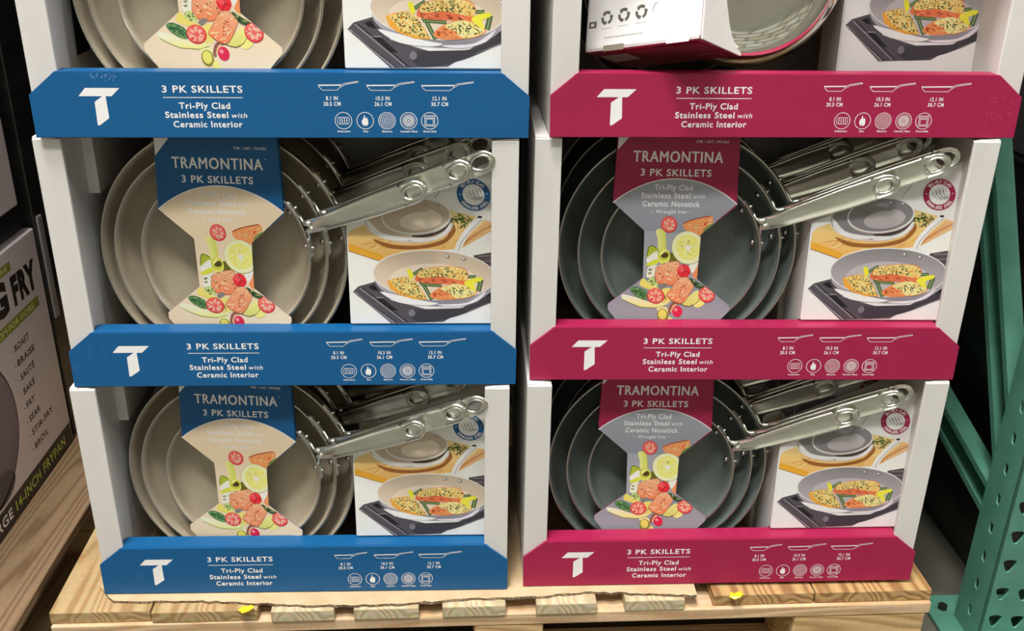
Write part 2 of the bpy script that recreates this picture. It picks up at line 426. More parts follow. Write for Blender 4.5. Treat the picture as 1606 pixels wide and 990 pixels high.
# ---- food print on the sleeve card
def food(A, lx=0):
    """drawn on a 1106-wide sheet, y downwards"""
    def tomato(cx, cy, rx, ry, L, seed):
        A.ell(cx, cy, rx, ry, ink(190, 38, 52), L); A.ell(cx-2, cy-3, rx*.9, ry*.88, ink(228, 92, 86), L+1)
        for k in range(7):
            t = 2*pi*k/7+seed; A.ell(cx+rx*.5*math.cos(t), cy+ry*.5*math.sin(t), rx*.24, ry*.15, ink(240, 160, 140), L+2, t, 10)
        flecks(A, ell(cx, cy, rx*.8, ry*.8), 26, 9, [ink(245, 200, 180), ink(200, 50, 60), ink(250, 170, 140)], L+3, seed)
    def fillet(pts, L, seed, ang):
        c = [(sum(p[0] for p in pts)/len(pts)), (sum(p[1] for p in pts)/len(pts))]
        A.blob([(c[0]+(p[0]-c[0])*1.04, c[1]+(p[1]-c[1])*1.05) for p in pts], ink(150, 80, 50), L)
        A.blob(pts, ink(240, 158, 120), L+1, ink(222, 118, 78)); q = smooth(pts)
        flecks(A, q, 34, 8, [ink(248, 190, 150), ink(228, 110, 70), ink(250, 200, 165)], L+2, seed, ang, 5)
        flecks(A, q, 14, 9, [ink(110, 50, 30), ink(140, 40, 30)], L+3, seed+9, None, 1.6)
    # long pale courgette, leaf
    A.blob([(-12, 795), (120, 822), (250, 862), (370, 848), (388, 880), (300, 908), (150, 902), (40, 862), (-12, 838)], ink(228, 212, 196), 3, ink(212, 206, 120))
    A.stroke([(-8, 840), (60, 872), (150, 904), (300, 910), (380, 886)], 5, ink(120, 125, 50), 4)
    A.blob([(55, 745), (110, 725), (200, 760), (232, 822), (180, 838), (100, 800)], ink(62, 104, 66), 5)
    flecks(A, [(65, 745), (110, 730), (195, 765), (222, 820), (180, 830), (100, 795)], 30, 8, [ink(120, 160, 90), ink(30, 60, 40)], 6, 3, .5, 4)
    A.blob([(145, 705), (180, 650), (235, 695), (330, 742), (385, 820), (360, 870), (250, 760), (190, 735)], ink(214, 198, 96), 5, ink(200, 190, 110))
    A.blob([(215, 680), (250, 640), (300, 660), (310, 720), (240, 700)], ink(170, 188, 110), 6); flecks(A, [(215, 660), (300, 660), (300, 720), (230, 700)], 16, 10, [ink(60, 80, 40), ink(225, 225, 190)], 7, 5)
    A.blob([(350, 745), (430, 735), (450, 800), (400, 870), (372, 812)], ink(210, 196, 110), 5)
    # neck items
    A.blob([(302, 240), (312, 212), (345, 206), (382, 222), (392, 300), (390, 375), (350, 400), (318, 380), (318, 300)], ink(222, 220, 140), 3, ink(190, 196, 80), 0)
    A.blob([(215, 455), (232, 372), (262, 356), (316, 385), (306, 425), (240, 485)], ink(158, 170, 46), 3); A.stroke([(216, 450), (234, 372), (262, 358), (312, 384)], 6, ink(60, 75, 25), 4)
    A.blob([(306, 408), (318, 480), (235, 522), (214, 475)], ink(232, 228, 205), 4)
    A.blob([(214, 520), (300, 478), (324, 500), (300, 522), (222, 540)], ink(196, 200, 60), 5)
    A.blob([(232, 548), (302, 530), (304, 600), (262, 640), (214, 640), (214, 590)], ink(222, 220, 196), 4); flecks(A, [(225, 560), (295, 540), (295, 600), (225, 630)], 12, 10, [ink(120, 125, 90), ink(245, 240, 225)], 5, 8)
    A.blob([(425, 420), (470, 430), (490, 480), (440, 510), (400, 480)], ink(92, 92, 30), 4)
    A.ell(370, 452, 58, 72, ink(205, 204, 96), 6); A.ell(370, 440, 52, 50, ink(176, 180, 60), 7); A.ell(376, 440, 36, 27, ink(70, 56, 24), 8)
    A.poly(ell(372, 440, 42, 46, 0, 12, pi*.9, pi*1.7)+[(372, 420)], ink(215, 214, 120), 9)
    fillet([(290, 612), (305, 555), (350, 526), (440, 500), (508, 505), (504, 600), (512, 640), (440, 704), (330, 694), (296, 655)], 6, 11, .2)
    A.blob([(320, 720), (360, 690), (400, 700), (350, 740)], ink(120, 115, 110), 11)
    A.blob([(600, 525), (690, 498), (690, 560), (636, 604)], ink(226, 224, 205), 5)
    A.blob([(712, 470), (712, 660), (628, 622), (662, 556)], ink(228, 130, 84), 6)
    A.ell(550, 580, 60, 60, ink(206, 40, 52), 10); A.ell(535, 560, 34, 30, ink(232, 80, 84), 11); A.stroke([(548, 520), (560, 580), (530, 636)], 7, ink(150, 20, 34), 12); A.stroke([(560, 580), (604, 596)], 7, ink(150, 20, 34), 12)
    fillet([(500, 652), (560, 636), (636, 690), (610, 762), (520, 864), (395, 802), (440, 730)], 12, 13, -.5)
    A.blob([(600, 636), (680, 680), (742, 716), (735, 732), (690, 734), (636, 704)], ink(58, 84, 52), 13); flecks(A, [(610, 645), (735, 715), (690, 728), (640, 700)], 16, 8, [ink(170, 180, 110), ink(30, 50, 30)], 14, 4, .5, 4)
    A.blob([(535, 876), (590, 806), (660, 752), (694, 770), (690, 820), (650, 866), (590, 890)], ink(216, 206, 130), 7, ink(190, 190, 100)); A.stroke([(400, 812), (470, 856), (535, 880), (592, 892), (652, 868), (690, 824)], 6, ink(90, 80, 30), 8)
    A.blob([(636, 884), (680, 815), (734, 862), (680, 902)], ink(222, 206, 120), 8)
    # lemon and wedge
    A.blob([(555, 155), (640, 118), (800, 84), (826, 112), (818, 152), (742, 238), (690, 262), (575, 216)], ink(238, 146, 92), 5, ink(226, 120, 70)); A.stroke([(556, 156), (640, 120), (800, 86)], 8, ink(130, 50, 34), 6)
    flecks(A, [(580, 165), (800, 100), (810, 150), (720, 230), (590, 205)], 24, 9, [ink(250, 190, 140), ink(215, 90, 55)], 6, 21, -.5, 4)
    A.blob([(742, 205), (800, 160), (850, 150), (800, 200), (740, 240)], ink(110, 125, 70), 7)
    A.ell(592, 372, 149, 148, ink(150, 150, 60), 14, n=44); A.ell(592, 371, 146, 145, ink(228, 228, 172), 15, n=44); A.ell(594, 370, 108, 110, ink(222, 210, 84), 16, n=40)
    for k in range(11):
        t = 2*pi*k/11+.2; A.poly([(594+14*math.cos(t), 370+14*math.sin(t))]+[(594+100*math.cos(t+d), 370+100*math.sin(t+d)) for d in (-.22, 0, .22)], ink(232, 224, 120), 17)
        A.stroke([(594+15*math.cos(t+.28), 370+15*math.sin(t+.28)), (594+104*math.cos(t+.28), 370+104*math.sin(t+.28))], 4, ink(240, 236, 190), 18)
    flecks(A, ell(594, 370, 95, 95), 90, 8, [ink(244, 240, 190), ink(205, 190, 60), ink(236, 226, 130)], 19, 31, None, 3); A.ell(592, 372, 22, 22, ink(244, 240, 215), 20)
    tomato(422, 168, 74, 74, 4, 1); tomato(292, 804, 80, 68, 14, 2); tomato(755, 785, 76, 70, 14, 3)
    # lower items
    A.ell(352, 972, 50, 58, ink(120, 120, 40), 5); A.ell(350, 966, 38, 46, ink(205, 196, 96), 6); A.blob([(300, 912), (380, 900), (405, 950), (340, 960)], ink(220, 208, 150), 4)
    A.blob([(400, 940), (430, 870), (480, 850), (520, 870), (450, 890), (425, 960)], ink(130, 80, 70), 6); A.blob([(420, 950), (445, 890), (480, 872), (450, 920)], ink(205, 170, 120), 7)
    A.ell(486, 938, 46, 50, ink(196, 36, 70), 8); A.ell(472, 922, 16, 16, ink(235, 130, 140), 9)
    A.blob([(390, 1000), (430, 990), (440, 1050), (390, 1040)], ink(214, 206, 120), 5)

def make_sleeve(kind):
    """card sleeve, x from its middle line, z above the tray floor, front at y = 0"""
    base = BLUE if kind == 'blue' else CRIM
    bgc = ink(218, 192, 162) if kind == 'blue' else ink(128, 132, 144)
    bg2 = ink(218, 194, 168) if kind == 'blue' else ink(146, 148, 157)
    o = [(-.0700, .0800), (-.0700, .0730), (-.0480, .0450), (.0480, .0450), (.0720, .0730), (.0720, .0790), (.0316, .1120), (.0322, .1650), (.0700, .1985), (.0672, .2830), (-.0672, .2830), (-.0695, .2010), (-.0325, .1680), (-.0310, .1120)]
    bm = bmesh.new(); lay = bm.loops.layers.float_color.new('Col')
    prism(bm, o, 0, .0008, lambda u, v, t: Vector((u, t, v)))
    for s in (-1, 1):       # side returns of the folded top
        prism(bm, [(s*.0700, .2050), (s*.0672, .2830), (s*.0664, .2830), (s*.0690, .2050)], .0008, .0085, lambda u, v, t: Vector((u, t, v)))
    prism(bm, [(-.0672, .2822), (.0672, .2822), (.0672, .2830), (-.0672, .2830)], .0008, .0085, lambda u, v, t: Vector((u, t, v)))
    bmesh.ops.recalc_face_normals(bm, faces=bm.faces); paint(bm, lay, base)
    A = Art(); g = homog([(975, 217), (1168, 218), (959, 484), (1145, 485)], [(-.0672, .2789), (.0672, .2789), (-.0670, .0776), (.0725, .0767)])
    # background and arch
    arch = [(-.0695 + .1395*i/24, .2005 + .0280*(1-((i-12)/12)**2)**.95) for i in range(25)]
    low = [(.0322, .1650), (.0316, .1120), (.0720, .0790), (.0720, .0730), (.0480, .0450), (-.0480, .0450), (-.0700, .0730), (-.0700, .0800), (-.0310, .1120), (-.0325, .1680)]
    B = Art()
    B.poly(arch[::-1]+[(-.0325, .1680), (.0322, .1650)], bgc, 0, bg2); B.poly([(-.0325, .1680), (-.0310, .1120), (.0316, .1120), (.0322, .1650)], bg2, 0); B.poly([(-.0310, .1120), (-.0700, .0800), (-.0700, .0730), (-.0480, .0450), (.0480, .0450), (.0720, .0730), (.0720, .0790), (.0316, .1120)], bg2, 0, bgc)
    B.stroke(arch, .0013, ink(225, 220, 215), 1)
    B.poly([(-.0671, .2828), (-.0672, .2600), (-.0480, .2828)], ink(225, 222, 218), 1)
    for q, (dx, dz) in enumerate(((-.00035, 0), (.00035, 0), (0, .0003))): B.text('TRAMONTINA', -.0495+dx, .0500+dx, .2470+dz, .0123, WHT, 1+q, 0.0); B.ell(.0535, .2590, .0007, .0007, WHT, 1, n=8)
    B.text('3 PK SKILLETS', -.0405, .0385, .2290 if False else .2315, .0078, WHT, 1, 0.02)
    B.text('ITM. / ART. 1901820', .0195, .0550, .2690, .0028, WHT, 1, 0.01)
    tw = ink(252, 250, 246)
    B.text('Tri-Ply Clad', -.0240, .0190, .2155, .0062, tw, 1, 0.02)
    B.text('Stainless Steel', -.0385, .0170, .2062, .0062, tw, 1, 0.02); B.text('with', .0195, .0330, .2064, .0048, tw, 1, 0.006, shear=.2)
    B.text('Ceramic Nonstick', -.0365, .0285, .1967, .0062, tw, 1, 0.02)
    B.text('French Oak' if kind == 'blue' else 'Wrought Iron', -.0210, .0140, .1888, .0042, tw, 1, 0.01)
    for x in (-.0250, .0180): B.ell(x, .1908, .0006, .0006, tw, 1, n=8)
    B.build(bm, lay, lambda u, v, h: Vector((u, -h, v)))
    # right-hand clips follow the cut of the neck (sheet coordinates, y down)
    A.clips = [((717, -200), (717, 640)) if False else ((722, 1200), (722, 1201)) for _ in range(0)]
    full = Art(); food(full)
    s5 = 5.821
    inv = lambda x, y: g(980+x/s5, 330+y/s5)
    out = Art()
    for pts, cs, L in full.F:
        P = [inv(*p) for p in pts]
        zc = sum(p[1] for p in P)/len(P)
        if zc > .112:
            P2 = P
            for e in (((.0316, .1120), (.0322, .1650)),) if zc < .172 else ():
                P2 = clip(P2, *e)
            if zc < .172: P2 = clip(P2, (-.0325, .1680), (-.0310, .1120))
            if zc >= .155: P2 = clip(P2, (.0322, .1650), (.0700, .1985))
        else:
            P2 = clip(P, (.0720, .0790), (.0316, .1120)); P2 = clip(P2, (-.0310, .1120), (-.0700, .0800))
        if len(P2) < 3: continue
        if isinstance(cs, list) and len(P2) != len(P):
            cs = cs[0]
        out.F.append((P2, cs, L+2))
    out.build(bm, lay, lambda u, v, h: Vector((u, -h, v)), thin=2.5e-5)
    return fin(bm, 'sleeve_card', M_print, recalc=False)

# ---- photo print on the carton
def carton_photo(kind):
    A = Art(); D = 714
    if kind == 'blue': inn, inn2, bgw = ink(176, 160, 140), ink(206, 192, 174), ink(226, 216, 208)
    else: inn, inn2, bgw = ink(122, 119, 122), ink(168, 162, 166), ink(226, 218, 218)
    wt = ink(226, 218, 212)
    A.stroke([(1062, 238), (952, 385)], 6, ink(130, 120, 120), 1)
    # counter and dark hob at the right
    A.poly([(1150, 880), (1460, 740), (1440, 920), (1240, 920)], ink(222, 212, 206), 1)
    A.poly([(1230, D+205), (1432, D+176), (1405, D+560), (1330, D+640), (1150, D+400)], ink(72, 66, 70), 2)
    for k in range(3): A.stroke([(1270, D+215+k*45), (1415, D+212+k*50)], 6, ink(140, 134, 136), 3)
    # board
    A.poly([(104, 712), (150, 660), (420, 560), (1070, 498), (1290, 560), (1452, 622), (1440, 690), (1130, 850), (900, 868), (600, 880), (400, 945), (98, 800)], ink(226, 190, 130), 3, ink(212, 164, 92))
    flecks(A, [(130, 700), (1050, 520), (1400, 640), (1100, 840), (500, 880), (300, 850)], 60, 7, [ink(190, 130, 60), ink(235, 200, 140), ink(205, 150, 80)], 4, 5, -.35, 16)
    A.poly([(98, 778), (400, 896), (404, 950), (382, D+240), (88, 845)], ink(208, 152, 48), 5); A.stroke([(88, 847), (382, D+242)], 5, ink(120, 80, 30), 6)
    # folded cloth
    A.blob([(1390, 605), (1452, 628), (1446, 672), (1330, 740), (1140, 830), (1180, 770), (1300, 680)], ink(216, 170, 120), 6, ink(190, 130, 80)); A.stroke([(1446, 640), (1320, 700), (1160, 800)], 6, ink(140, 80, 40), 7); A.stroke([(1440, 665), (1330, 730), (1190, 800)], 5, ink(235, 200, 160), 7)
    # shadow under pans
    A.blob([(330, 745), (500, 800), (750, 815), (980, 760), (1075, 640), (1090, 700), (960, 810), (700, 850), (450, 830)], ink(140, 88, 40), 6)
    # lower pan
    A.ell(680, 610, 398, 186, wt, 7, .03, 40, col2=ink(196, 180, 170)); A.ell(680, 598, 392, 176, inn, 8, .03, 40)
    A.blob([(300, 560), (420, 690), (600, 735), (700, 742), (640, 770), (450, 750), (330, 680)], wt, 9)
    A.blob([(690, 722), (900, 700), (1010, 640), (1066, 560), (1060, 610), (980, 690), (860, 735), (740, 742)], ink(60, 50, 46), 9)
    A.blob([(700, 745), (860, 745), (980, 700), (1064, 610), (1050, 660), (960, 745), (800, 782), (690, 775)], wt, 10)
    # upper pan
    A.ell(757, 560, 318, 160, wt, 11, -.06, 44, col2=ink(190, 178, 168)); A.ell(755, 545, 316, 164, wt, 12, -.06, 44); A.ell(756, 545, 306, 155, inn, 13, -.06, 44)
    A.ell(790, 590, 195, 84, inn2, 14, -.1, 32); A.blob([(850, 490), (930, 500), (990, 560), (960, 600), (940, 540)], inn2, 15)
    for x, y in ((850, 430), (964, 442)): A.ell(x, y, 16, 15, ink(90, 86, 86), 15, n=12); A.ell(x-2, y-3, 10, 9, ink(220, 215, 210), 16, n=10)
    # herbs
    flecks(A, ell(1165, 604, 100, 62), 80, 10, [ink(58, 88, 40), ink(96, 120, 54), ink(40, 60, 30)], 8, 17, None, 3)
    flecks(A, ell(1170, 560, 40, 40), 10, 8, [ink(50, 78, 36)], 8, 18, None, 3)
    # pan handle
    A.blob([(1320, 552), (1368, 552), (1376, 585), (1240, 700), (1160, 800), (1110, 880), (1062, 878), (1100, 780), (1200, 660)], ink(222, 216, 212), 11); A.stroke([(1350, 590), (1230, 690), (1130, 800), (1096, 872)], 8, ink(160, 152, 150), 12)
    A.ell(1336, 566, 22, 12, ink(44, 40, 40), 12, 0, 12)
    # hob
    A.poly([(84, D+512), (140, D+464), (300, D+425), (420, D+600), (720, D+690), (1050, D+690), (1380, D+500), (1330, D+640), (960, D+760), (860, D+812), (390, D+812)], ink(74, 70, 76), 2)
    A.poly([(225, D+470), (285, D+452), (320, D+515), (260, D+500)], ink(24, 22, 24), 4); A.poly([(265, D+560), (340, D+575), (470, D+700), (400, D+690)], ink(30, 28, 32), 4)
    for a, b, w in (((100, D+520), (420, D+812), 16), ((150, D+480), (510, D+800), 10), ((265, D+570), (350, D+575), 9)): A.stroke([a, b], w, ink(132, 126, 134), 5)
    A.stroke([(118, D+540), (440, D+812)], 7, ink(30, 28, 30), 6); A.stroke([(175, D+478), (540, D+806)], 7, ink(20, 20, 22), 6)
    A.blob([(560, D+700), (760, D+690), (1100, D+680), (1360, D+560), (1320, D+640), (1000, D+760), (700, D+810), (600, D+790)], ink(56, 53, 60), 6)
    A.ell(588, D+722, 30, 34, ink(110, 106, 114), 7, .6, 14); A.stroke([(1100, D+720), (1330, D+640)], 10, ink(92, 88, 94), 7)
    # frying pan
    A.ell(845, D+415, 552, 250, ink(196, 194, 202), 12, .05, 56, col2=ink(120, 116, 126)); A.blob([(330, D+520), (480, D+620), (720, D+655), (840, D+640), (700, D+610), (450, D+545)], ink(222, 218, 222), 13); A.blob([(830, D+650), (1100, D+640), (1290, D+540), (1200, D+630), (1000, D+675)], ink(206, 200, 208), 13)
    A.ell(842, D+376, 557, 234, ink(236, 230, 226), 14, .05, 56); A.ell(842, D+377, 548, 226, inn, 15, .05, 56, col2=inn2); A.ell(835, D+430, 400, 158, inn2, 16, .04, 44)
    for x, y in ((988, D+208), (1133, D+236)): A.ell(x, y, 20, 18, ink(70, 66, 66), 17, n=12); A.ell(x-2, y-2, 13, 12, ink(200, 196, 192), 18, n=10)
    clipf = ell(842, D+377, 546, 224, .05, 40)
    gold = ink(228, 184, 112); herb = [ink(58, 72, 30), ink(90, 84, 34), ink(40, 50, 24)]; crust = [ink(246, 222, 160), ink(236, 200, 120), ink(214, 150, 60)]
    for a, b, w in (((690, D+378), (716, D+462), 30), ((716, D+462), (892, D+478), 28), ((738, D+480), (786, D+598), 36), ((655, D+365), (740, D+318), 30), ((1140, D+402), (1215, D+402), 30), ((1262, D+440), (1226, D+530), 44)):
        A.stroke([a, b], w, ink(66, 90, 56), 17); A.stroke([a, b], w*.3, ink(120, 140, 90), 18)
    p1 = [(405, D+420), (480, D+398), (590, D+384), (660, D+430), (704, D+510), (750, D+602), (620, D+594), (490, D+545), (428, D+500)]
    A.poly(p1, ink(228, 150, 58), 18); q1 = [(430, D+418), (590, D+388), (654, D+430), (738, D+590), (630, D+575), (510, D+528)]; A.poly(q1, gold, 19)
    flecks(A, q1, 90, 10, crust, 20, 41, None, 2.5); flecks(A, q1, 70, 8, herb, 21, 42, None, 3)
    p2 = [(660, D+420), (700, D+350), (760, D+316), (950, D+298), (1110, D+318), (1152, D+372), (1130, D+440), (1090, D+470), (900, D+462), (740, D+450)]
    A.blob(p2, ink(204, 104, 66), 18); q2 = [(690, D+388), (740, D+325), (950, D+303), (1100, D+322), (1144, D+372), (1110, D+436), (900, D+392), (760, D+400)]; A.blob(q2, gold, 19)
    flecks(A, q2, 90, 10, crust, 20, 43, None, 2.5); flecks(A, q2, 60, 8, herb, 21, 44, None, 3); flecks(A, [(700, D+410), (900, D+420), (1090, D+455), (900, D+458), (720, D+444)], 26, 8, [ink(230, 140, 100), ink(150, 50, 40)], 20, 45, .05, 5)
    p3 = [(775, D+565), (860, D+500), (1000, D+460), (1120, D+478), (1212, D+545), (1130, D+592), (1000, D+606), (850, D+606)]
    A.blob(p3, ink(218, 128, 76), 22); q3 = [(880, D+504), (1000, D+466), (1115, D+482), (1200, D+545), (1130, D+585), (1010, D+596), (960, D+545)]; A.blob(q3, ink(236, 204, 140), 23)
    flecks(A, q3, 60, 10, crust, 24, 46, None, 2.5); flecks(A, q3, 34, 8, herb, 25, 47, None, 3); flecks(A, [(800, D+560), (880, D+520), (960, D+560), (990, D+600), (860, D+600)], 20, 9, [ink(160, 60, 40), ink(236, 160, 100)], 24, 48, .3, 4)
    A.blob([(600, D+330), (616, D+318), (640, D+326), (652, D+396), (618, D+402)], ink(232, 206, 50), 22)
    A.blob([(1104, D+452), (1190, D+416), (1272, D+410), (1262, D+442), (1192, D+468), (1204, D+530), (1150, D+508)], ink(234, 206, 60), 26)
    # round badge
    bc = BLUE if kind == 'blue' else CRIM
    A.ell(1308, 358, 154, 150, bc, 17, n=44); A.ell(1308, 358, 100, 98, ink(230, 222, 222), 18, n=36)
    for k in range(4):
        x = 1262+k*34; A.stroke([(x-22, 330-k*4), (x-6, 372), (x+30, 400), (x+70-k*12, 408-k*2)], 4, ink(90, 84, 88), 19)
        A.stroke([(x+6, 312-k*4), (x+14, 350), (x+40, 382), (1388, 396-k*8)], 4, ink(90, 84, 88), 19)
    for t_, top in (('TRI-PLY CLAD', 1), ('STAINLESS STEEL', 0)):
        n = len(t_)
        for i, ch in enumerate(t_):
            if ch == ' ': continue
            if top: a = math.radians(90 + 50 - 100*i/(n-1)); r = 126; ang = a-pi/2
            else: a = math.radians(270 - 58 + 116*i/(n-1)); r = 128; ang = a+pi/2
            A.letter(ch, 1308+r*math.cos(a), 358-r*.97*math.sin(a), 28, ang, WHT, 19, up=-1, bold=.03)
    for x in (1183, 1433): A.ell(x, 350, 6, 6, WHT, 19, n=8)
    return A, bgw
CW = .1625; CD = .060
def carton_mesh(kind, step=True):
    """origin: front lower left corner at the tray floor"""
    o = [(0, 0), (CW, 0), (CW, .251), (CW-.004, .254), (0.003, .1845), (0, .1815)]
    bm = bmesh.new(); lay = bm.loops.layers.float_color.new('Col')
    # the front overhangs the lip of the tray by a centimetre, so its lower part steps back
    O = [(0, .0635), (.0125, .0635), (.0125, 0), (CD, 0)] if step else [(0, 0), (.010, 0), (.020, 0), (CD, 0)]
    L0 = [bm.verts.new((0, y, z)) for y, z in O]+[bm.verts.new((0, CD, .1815)), bm.verts.new((0, 0, .1815))]
    R0 = [bm.verts.new((CW, y, z)) for y, z in O]+[bm.verts.new((CW, CD, .2525)), bm.verts.new((CW, 0, .2525))]
    bm.faces.new(L0); bm.faces.new(R0[::-1])
    for k in range(6): bm.faces.new((L0[k], R0[k], R0[(k+1) % 6], L0[(k+1) % 6]))
    bmesh.ops.bevel(bm, geom=list(bm.edges), offset=.0012, segments=2, affect='EDGES')
    bmesh.ops.recalc_face_normals(bm, faces=bm.faces)
    A, bgw = carton_photo(kind); paint(bm, lay, bgw)
    g = homog([(1254, 503), (1471.6, 508.7), (1510, 255), (1269, 348)], [(0, .066), (CW, .066), (CW, .254), (0, .184)])
    s = 5.948; out = Art()
    for pts, cs, L in A.F:
        P = [g(1250+x/s, 250+y/s) for x, y in pts]
        P2 = clip(clip(clip(P, (CW-.0014, 0), (CW-.0014, 1)), (.0014, 1), (.0014, 0)), (CW, .2515), (0, .1815))
        if len(P2) < 3: continue
        if isinstance(cs, list) and len(P2) != len(P):
            # keep the shade by height for clipped shapes
            ys = [p[1] for p in P]; i0, i1 = ys.index(min(ys)), ys.index(max(ys)); a, b = ys[i0], ys[i1]
            cs = [tuple(cs[i0][k]+(cs[i1][k]-cs[i0][k])*((p[1]-a)/(b-a+1e-9)) for k in range(3)) for p in P2]
        out.F.append((P2, cs, L))
    out.build(bm, lay, lambda u, v, h: Vector((u, -h, v)), thin=2.5e-5)
    return fin(bm, 'carton_body', M_print, recalc=False)

# ---- skillets
def skillet_meshes(r, depth, L, phi, kind, mirror=False):
    """rim plane at y = 0, bowl goes to +y, viewer on -y side"""
    key = (round(r, 4), kind, mirror)
    if key in MESH: return MESH[key]
    f = (.80 if mirror else .70)*r; d = depth
    inner = [(r-.0012, -.0002), (r-.0035, .0030)]
    for i in range(1, 9):
        t = i/8; a = t*pi/2
        inner.append((f + (r-.0035-f)*(1-math.sin(a))**.9 if False else f-.004 + (r-.0035-f+.004)*(math.cos(a))**1.15, .003+(d-.003)*math.sin(a)**1.05))
    inner += [(f*.6, d+.0004), (0, d+.0004)]
    bm = bmesh.new(); lathe(bm, inner[::-1]); coat = fin(bm, 'ceramic_interior', M_dark if kind == 'crimson' else M_beige, True)
    outer = [(r-.0012, -.0002), (r-.0006, -.0010), (r+.0004, -.0009), (r+.0009, 0), (r+.0006, .0012), (r-.0012, .0040)]
    for i in range(1, 9):
        a = i/8*pi/2
        outer.append((f-.002 + (r-.0012-f+.002)*(math.cos(a))**1.15, .004+(d-.001)*math.sin(a)**1.05))
    outer += [(f*.93, d+.0034), (f*.90, d+.0028), (f*.5, d+.0030), (0, d+.0030)]
    bm = bmesh.new(); lathe(bm, outer); body = fin(bm, 'pan_body', M_mirror if mirror else M_rim, True)
    c, s = math.cos(phi), math.sin(phi)
    U = Vector((c, 0, s)); T = Vector((-s, 0, c)); N = Vector((0, -1, 0))
    # bracket: curved plates on the outer wall with rivet ends
    brackets = []
    for a0, a1 in ((-.36, -.13), (.13, .36)):
        bm = bmesh.new(); n = 8; A_ = []
        for i in range(n+1):
            a = phi+a0+(a1-a0)*i/n; ww = 1.0 if 0 < i < n else .6
            A_.append([bm.verts.new(((r+dr)*math.cos(a), yy, (r+dr)*math.sin(a))) for dr, yy in ((-.0012, .0012), (.0016*ww, .0012), (.0020*ww, .0030), (.0032*ww, .0032), (.0032*ww, .0056), (-.0012, .0056))])
        for P, Q in zip(A_, A_[1:]):
            for k in range(6): bm.faces.new((P[k], P[(k+1) % 6], Q[(k+1) % 6], Q[k]))
        bm.faces.new(A_[0]); bm.faces.new(A_[-1][::-1])
        a = phi + (a0+a1)/2
        tube(bm, [((r-.001)*math.cos(a), .004, (r-.001)*math.sin(a)), ((r+.0060)*math.cos(a), .004, (r+.0060)*math.sin(a))], .0017, 8)
        brackets.append(fin(bm, 'handle_bracket', M_hand, True))
    # handle
    def P3(s_, t_, h_): return U*(r+s_) + T*t_ + N*h_
    hh = lambda s_: -.006 + .016*min(1, max(0, s_)/.03)**.7 + .020*max(0, s_-.03)/.15
    hw = lambda s_: .0078 + .0050*min(1, max(0, s_-.01)/(L*.55))
    bm = bmesh.new(); n = 26; rows = []
    cx_ = L-.0120; R_end = .0118; hc = L-.0165; hrx, hrt = .0090, .0062
    # body of the handle: cross-sections with a raised rounded border and a shallow trough
    prof = [(-1, -.0016), (-1.0, .0008), (-.90, .0020), (-.78, .0016), (-.62, .0004), (-.3, 0), (.3, 0), (.62, .0004), (.78, .0016), (.90, .0020), (1.0, .0008), (1, -.0016), (.6, -.0024), (-.6, -.0024)]
    send = L-.0290
    for i in range(n+1):
        s_ = .001+(send-.001)*i/n
        w_ = hw(s_); rows.append([bm.verts.new(P3(s_, t*w_, hh(s_)+h)) for t, h in prof])
    m_ = len(prof)
    for A_, B_ in zip(rows, rows[1:]):
        for k in range(m_): bm.faces.new((A_[k], A_[(k+1) % m_], B_[(k+1) % m_], B_[k]))
    bm.faces.new(rows[0])
    # rounded end with the hanging hole: rings between outline and hole
    K = 56; w_ = hw(send)
    def outl(a):   # a from 0..2pi, centre (hc, 0)
        ca, sa = math.cos(a), math.sin(a)
        if ca > 0: return (hc + (L-hc)*ca, w_*sa)
        # straight sides back to the body
        return (hc + (send-hc)*(-ca)*1.0*min(1, abs(ca)/max(abs(sa), 1e-6)) if abs(ca) < abs(sa) else send, w_*(sa/abs(ca) if abs(ca) > abs(sa) else math.copysign(1, sa)))
    def top_h(s_, t_):
        de = w_-abs(t_) if s_ < hc else (1-math.sqrt(min(1, ((s_-hc)/(L-hc))**2+(t_/w_)**2)))*w_
        dh = (math.sqrt(((s_-hc)/hrx)**2+(t_/hrt)**2)-1)*(hrx+hrt)/2
        return .0004 + .0018*math.exp(-((de-.0016)/.0014)**2) + .0016*math.exp(-((dh-.0016)/.0012)**2)
    rings = []
    for q, mix in enumerate([1, 1, .95, .88, .80, .72, .64, .55, .45, .36, .28, .20, .12, .05, 0, 0]):
        ring = []
        for k in range(K):
            a = 2*pi*k/K; o = outl(a); i_ = (hc+hrx*math.cos(a), hrt*math.sin(a))
            s_ = i_[0]+(o[0]-i_[0])*mix; t_ = i_[1]+(o[1]-i_[1])*mix
            ring.append(bm.verts.new(P3(s_, t_, hh(s_)+(-.0018 if q in (0, 15) else top_h(s_, t_)))))
        rings.append(ring)
    rings.append(rings[0])
    for A_, B_ in zip(rings, rings[1:]):
        for k in range(K): bm.faces.new((A_[k], A_[(k+1) % K], B_[(k+1) % K], B_[k]))
    # neck running down to the bracket, forked
    for sg in (-1, 1):
        pts = [P3(.012, sg*.003, hh(.012)-.001), P3(.004, sg*.004, -.002), P3(.0015, sg*.008, -.0045), P3(.0012, sg*r*.15, -.0045)]
        tube(bm, pts, [.0035, .0030, .0024, .0020], 8)
    handle = fin(bm, 'handle', M_hand, True)
    rivets = []
    for sg in (-1, 1):
        bm = bmesh.new()
        a = phi+sg*.245; yv = d*.30; rr = (f-.004+(r-.0035-f+.004)*.90)
        g = bmesh.ops.create_uvsphere(bm, u_segments=10, v_segments=6, radius=.0036)
        bmesh.ops.translate(bm, verts=g['verts'], vec=Vector(((rr)*math.cos(a), yv, (rr)*math.sin(a))))
        rivets.append(fin(bm, 'rivet', M_rim, True))
    MESH[key] = (body, coat, handle, brackets[0], brackets[1], rivets[0], rivets[1])
    return MESH[key]
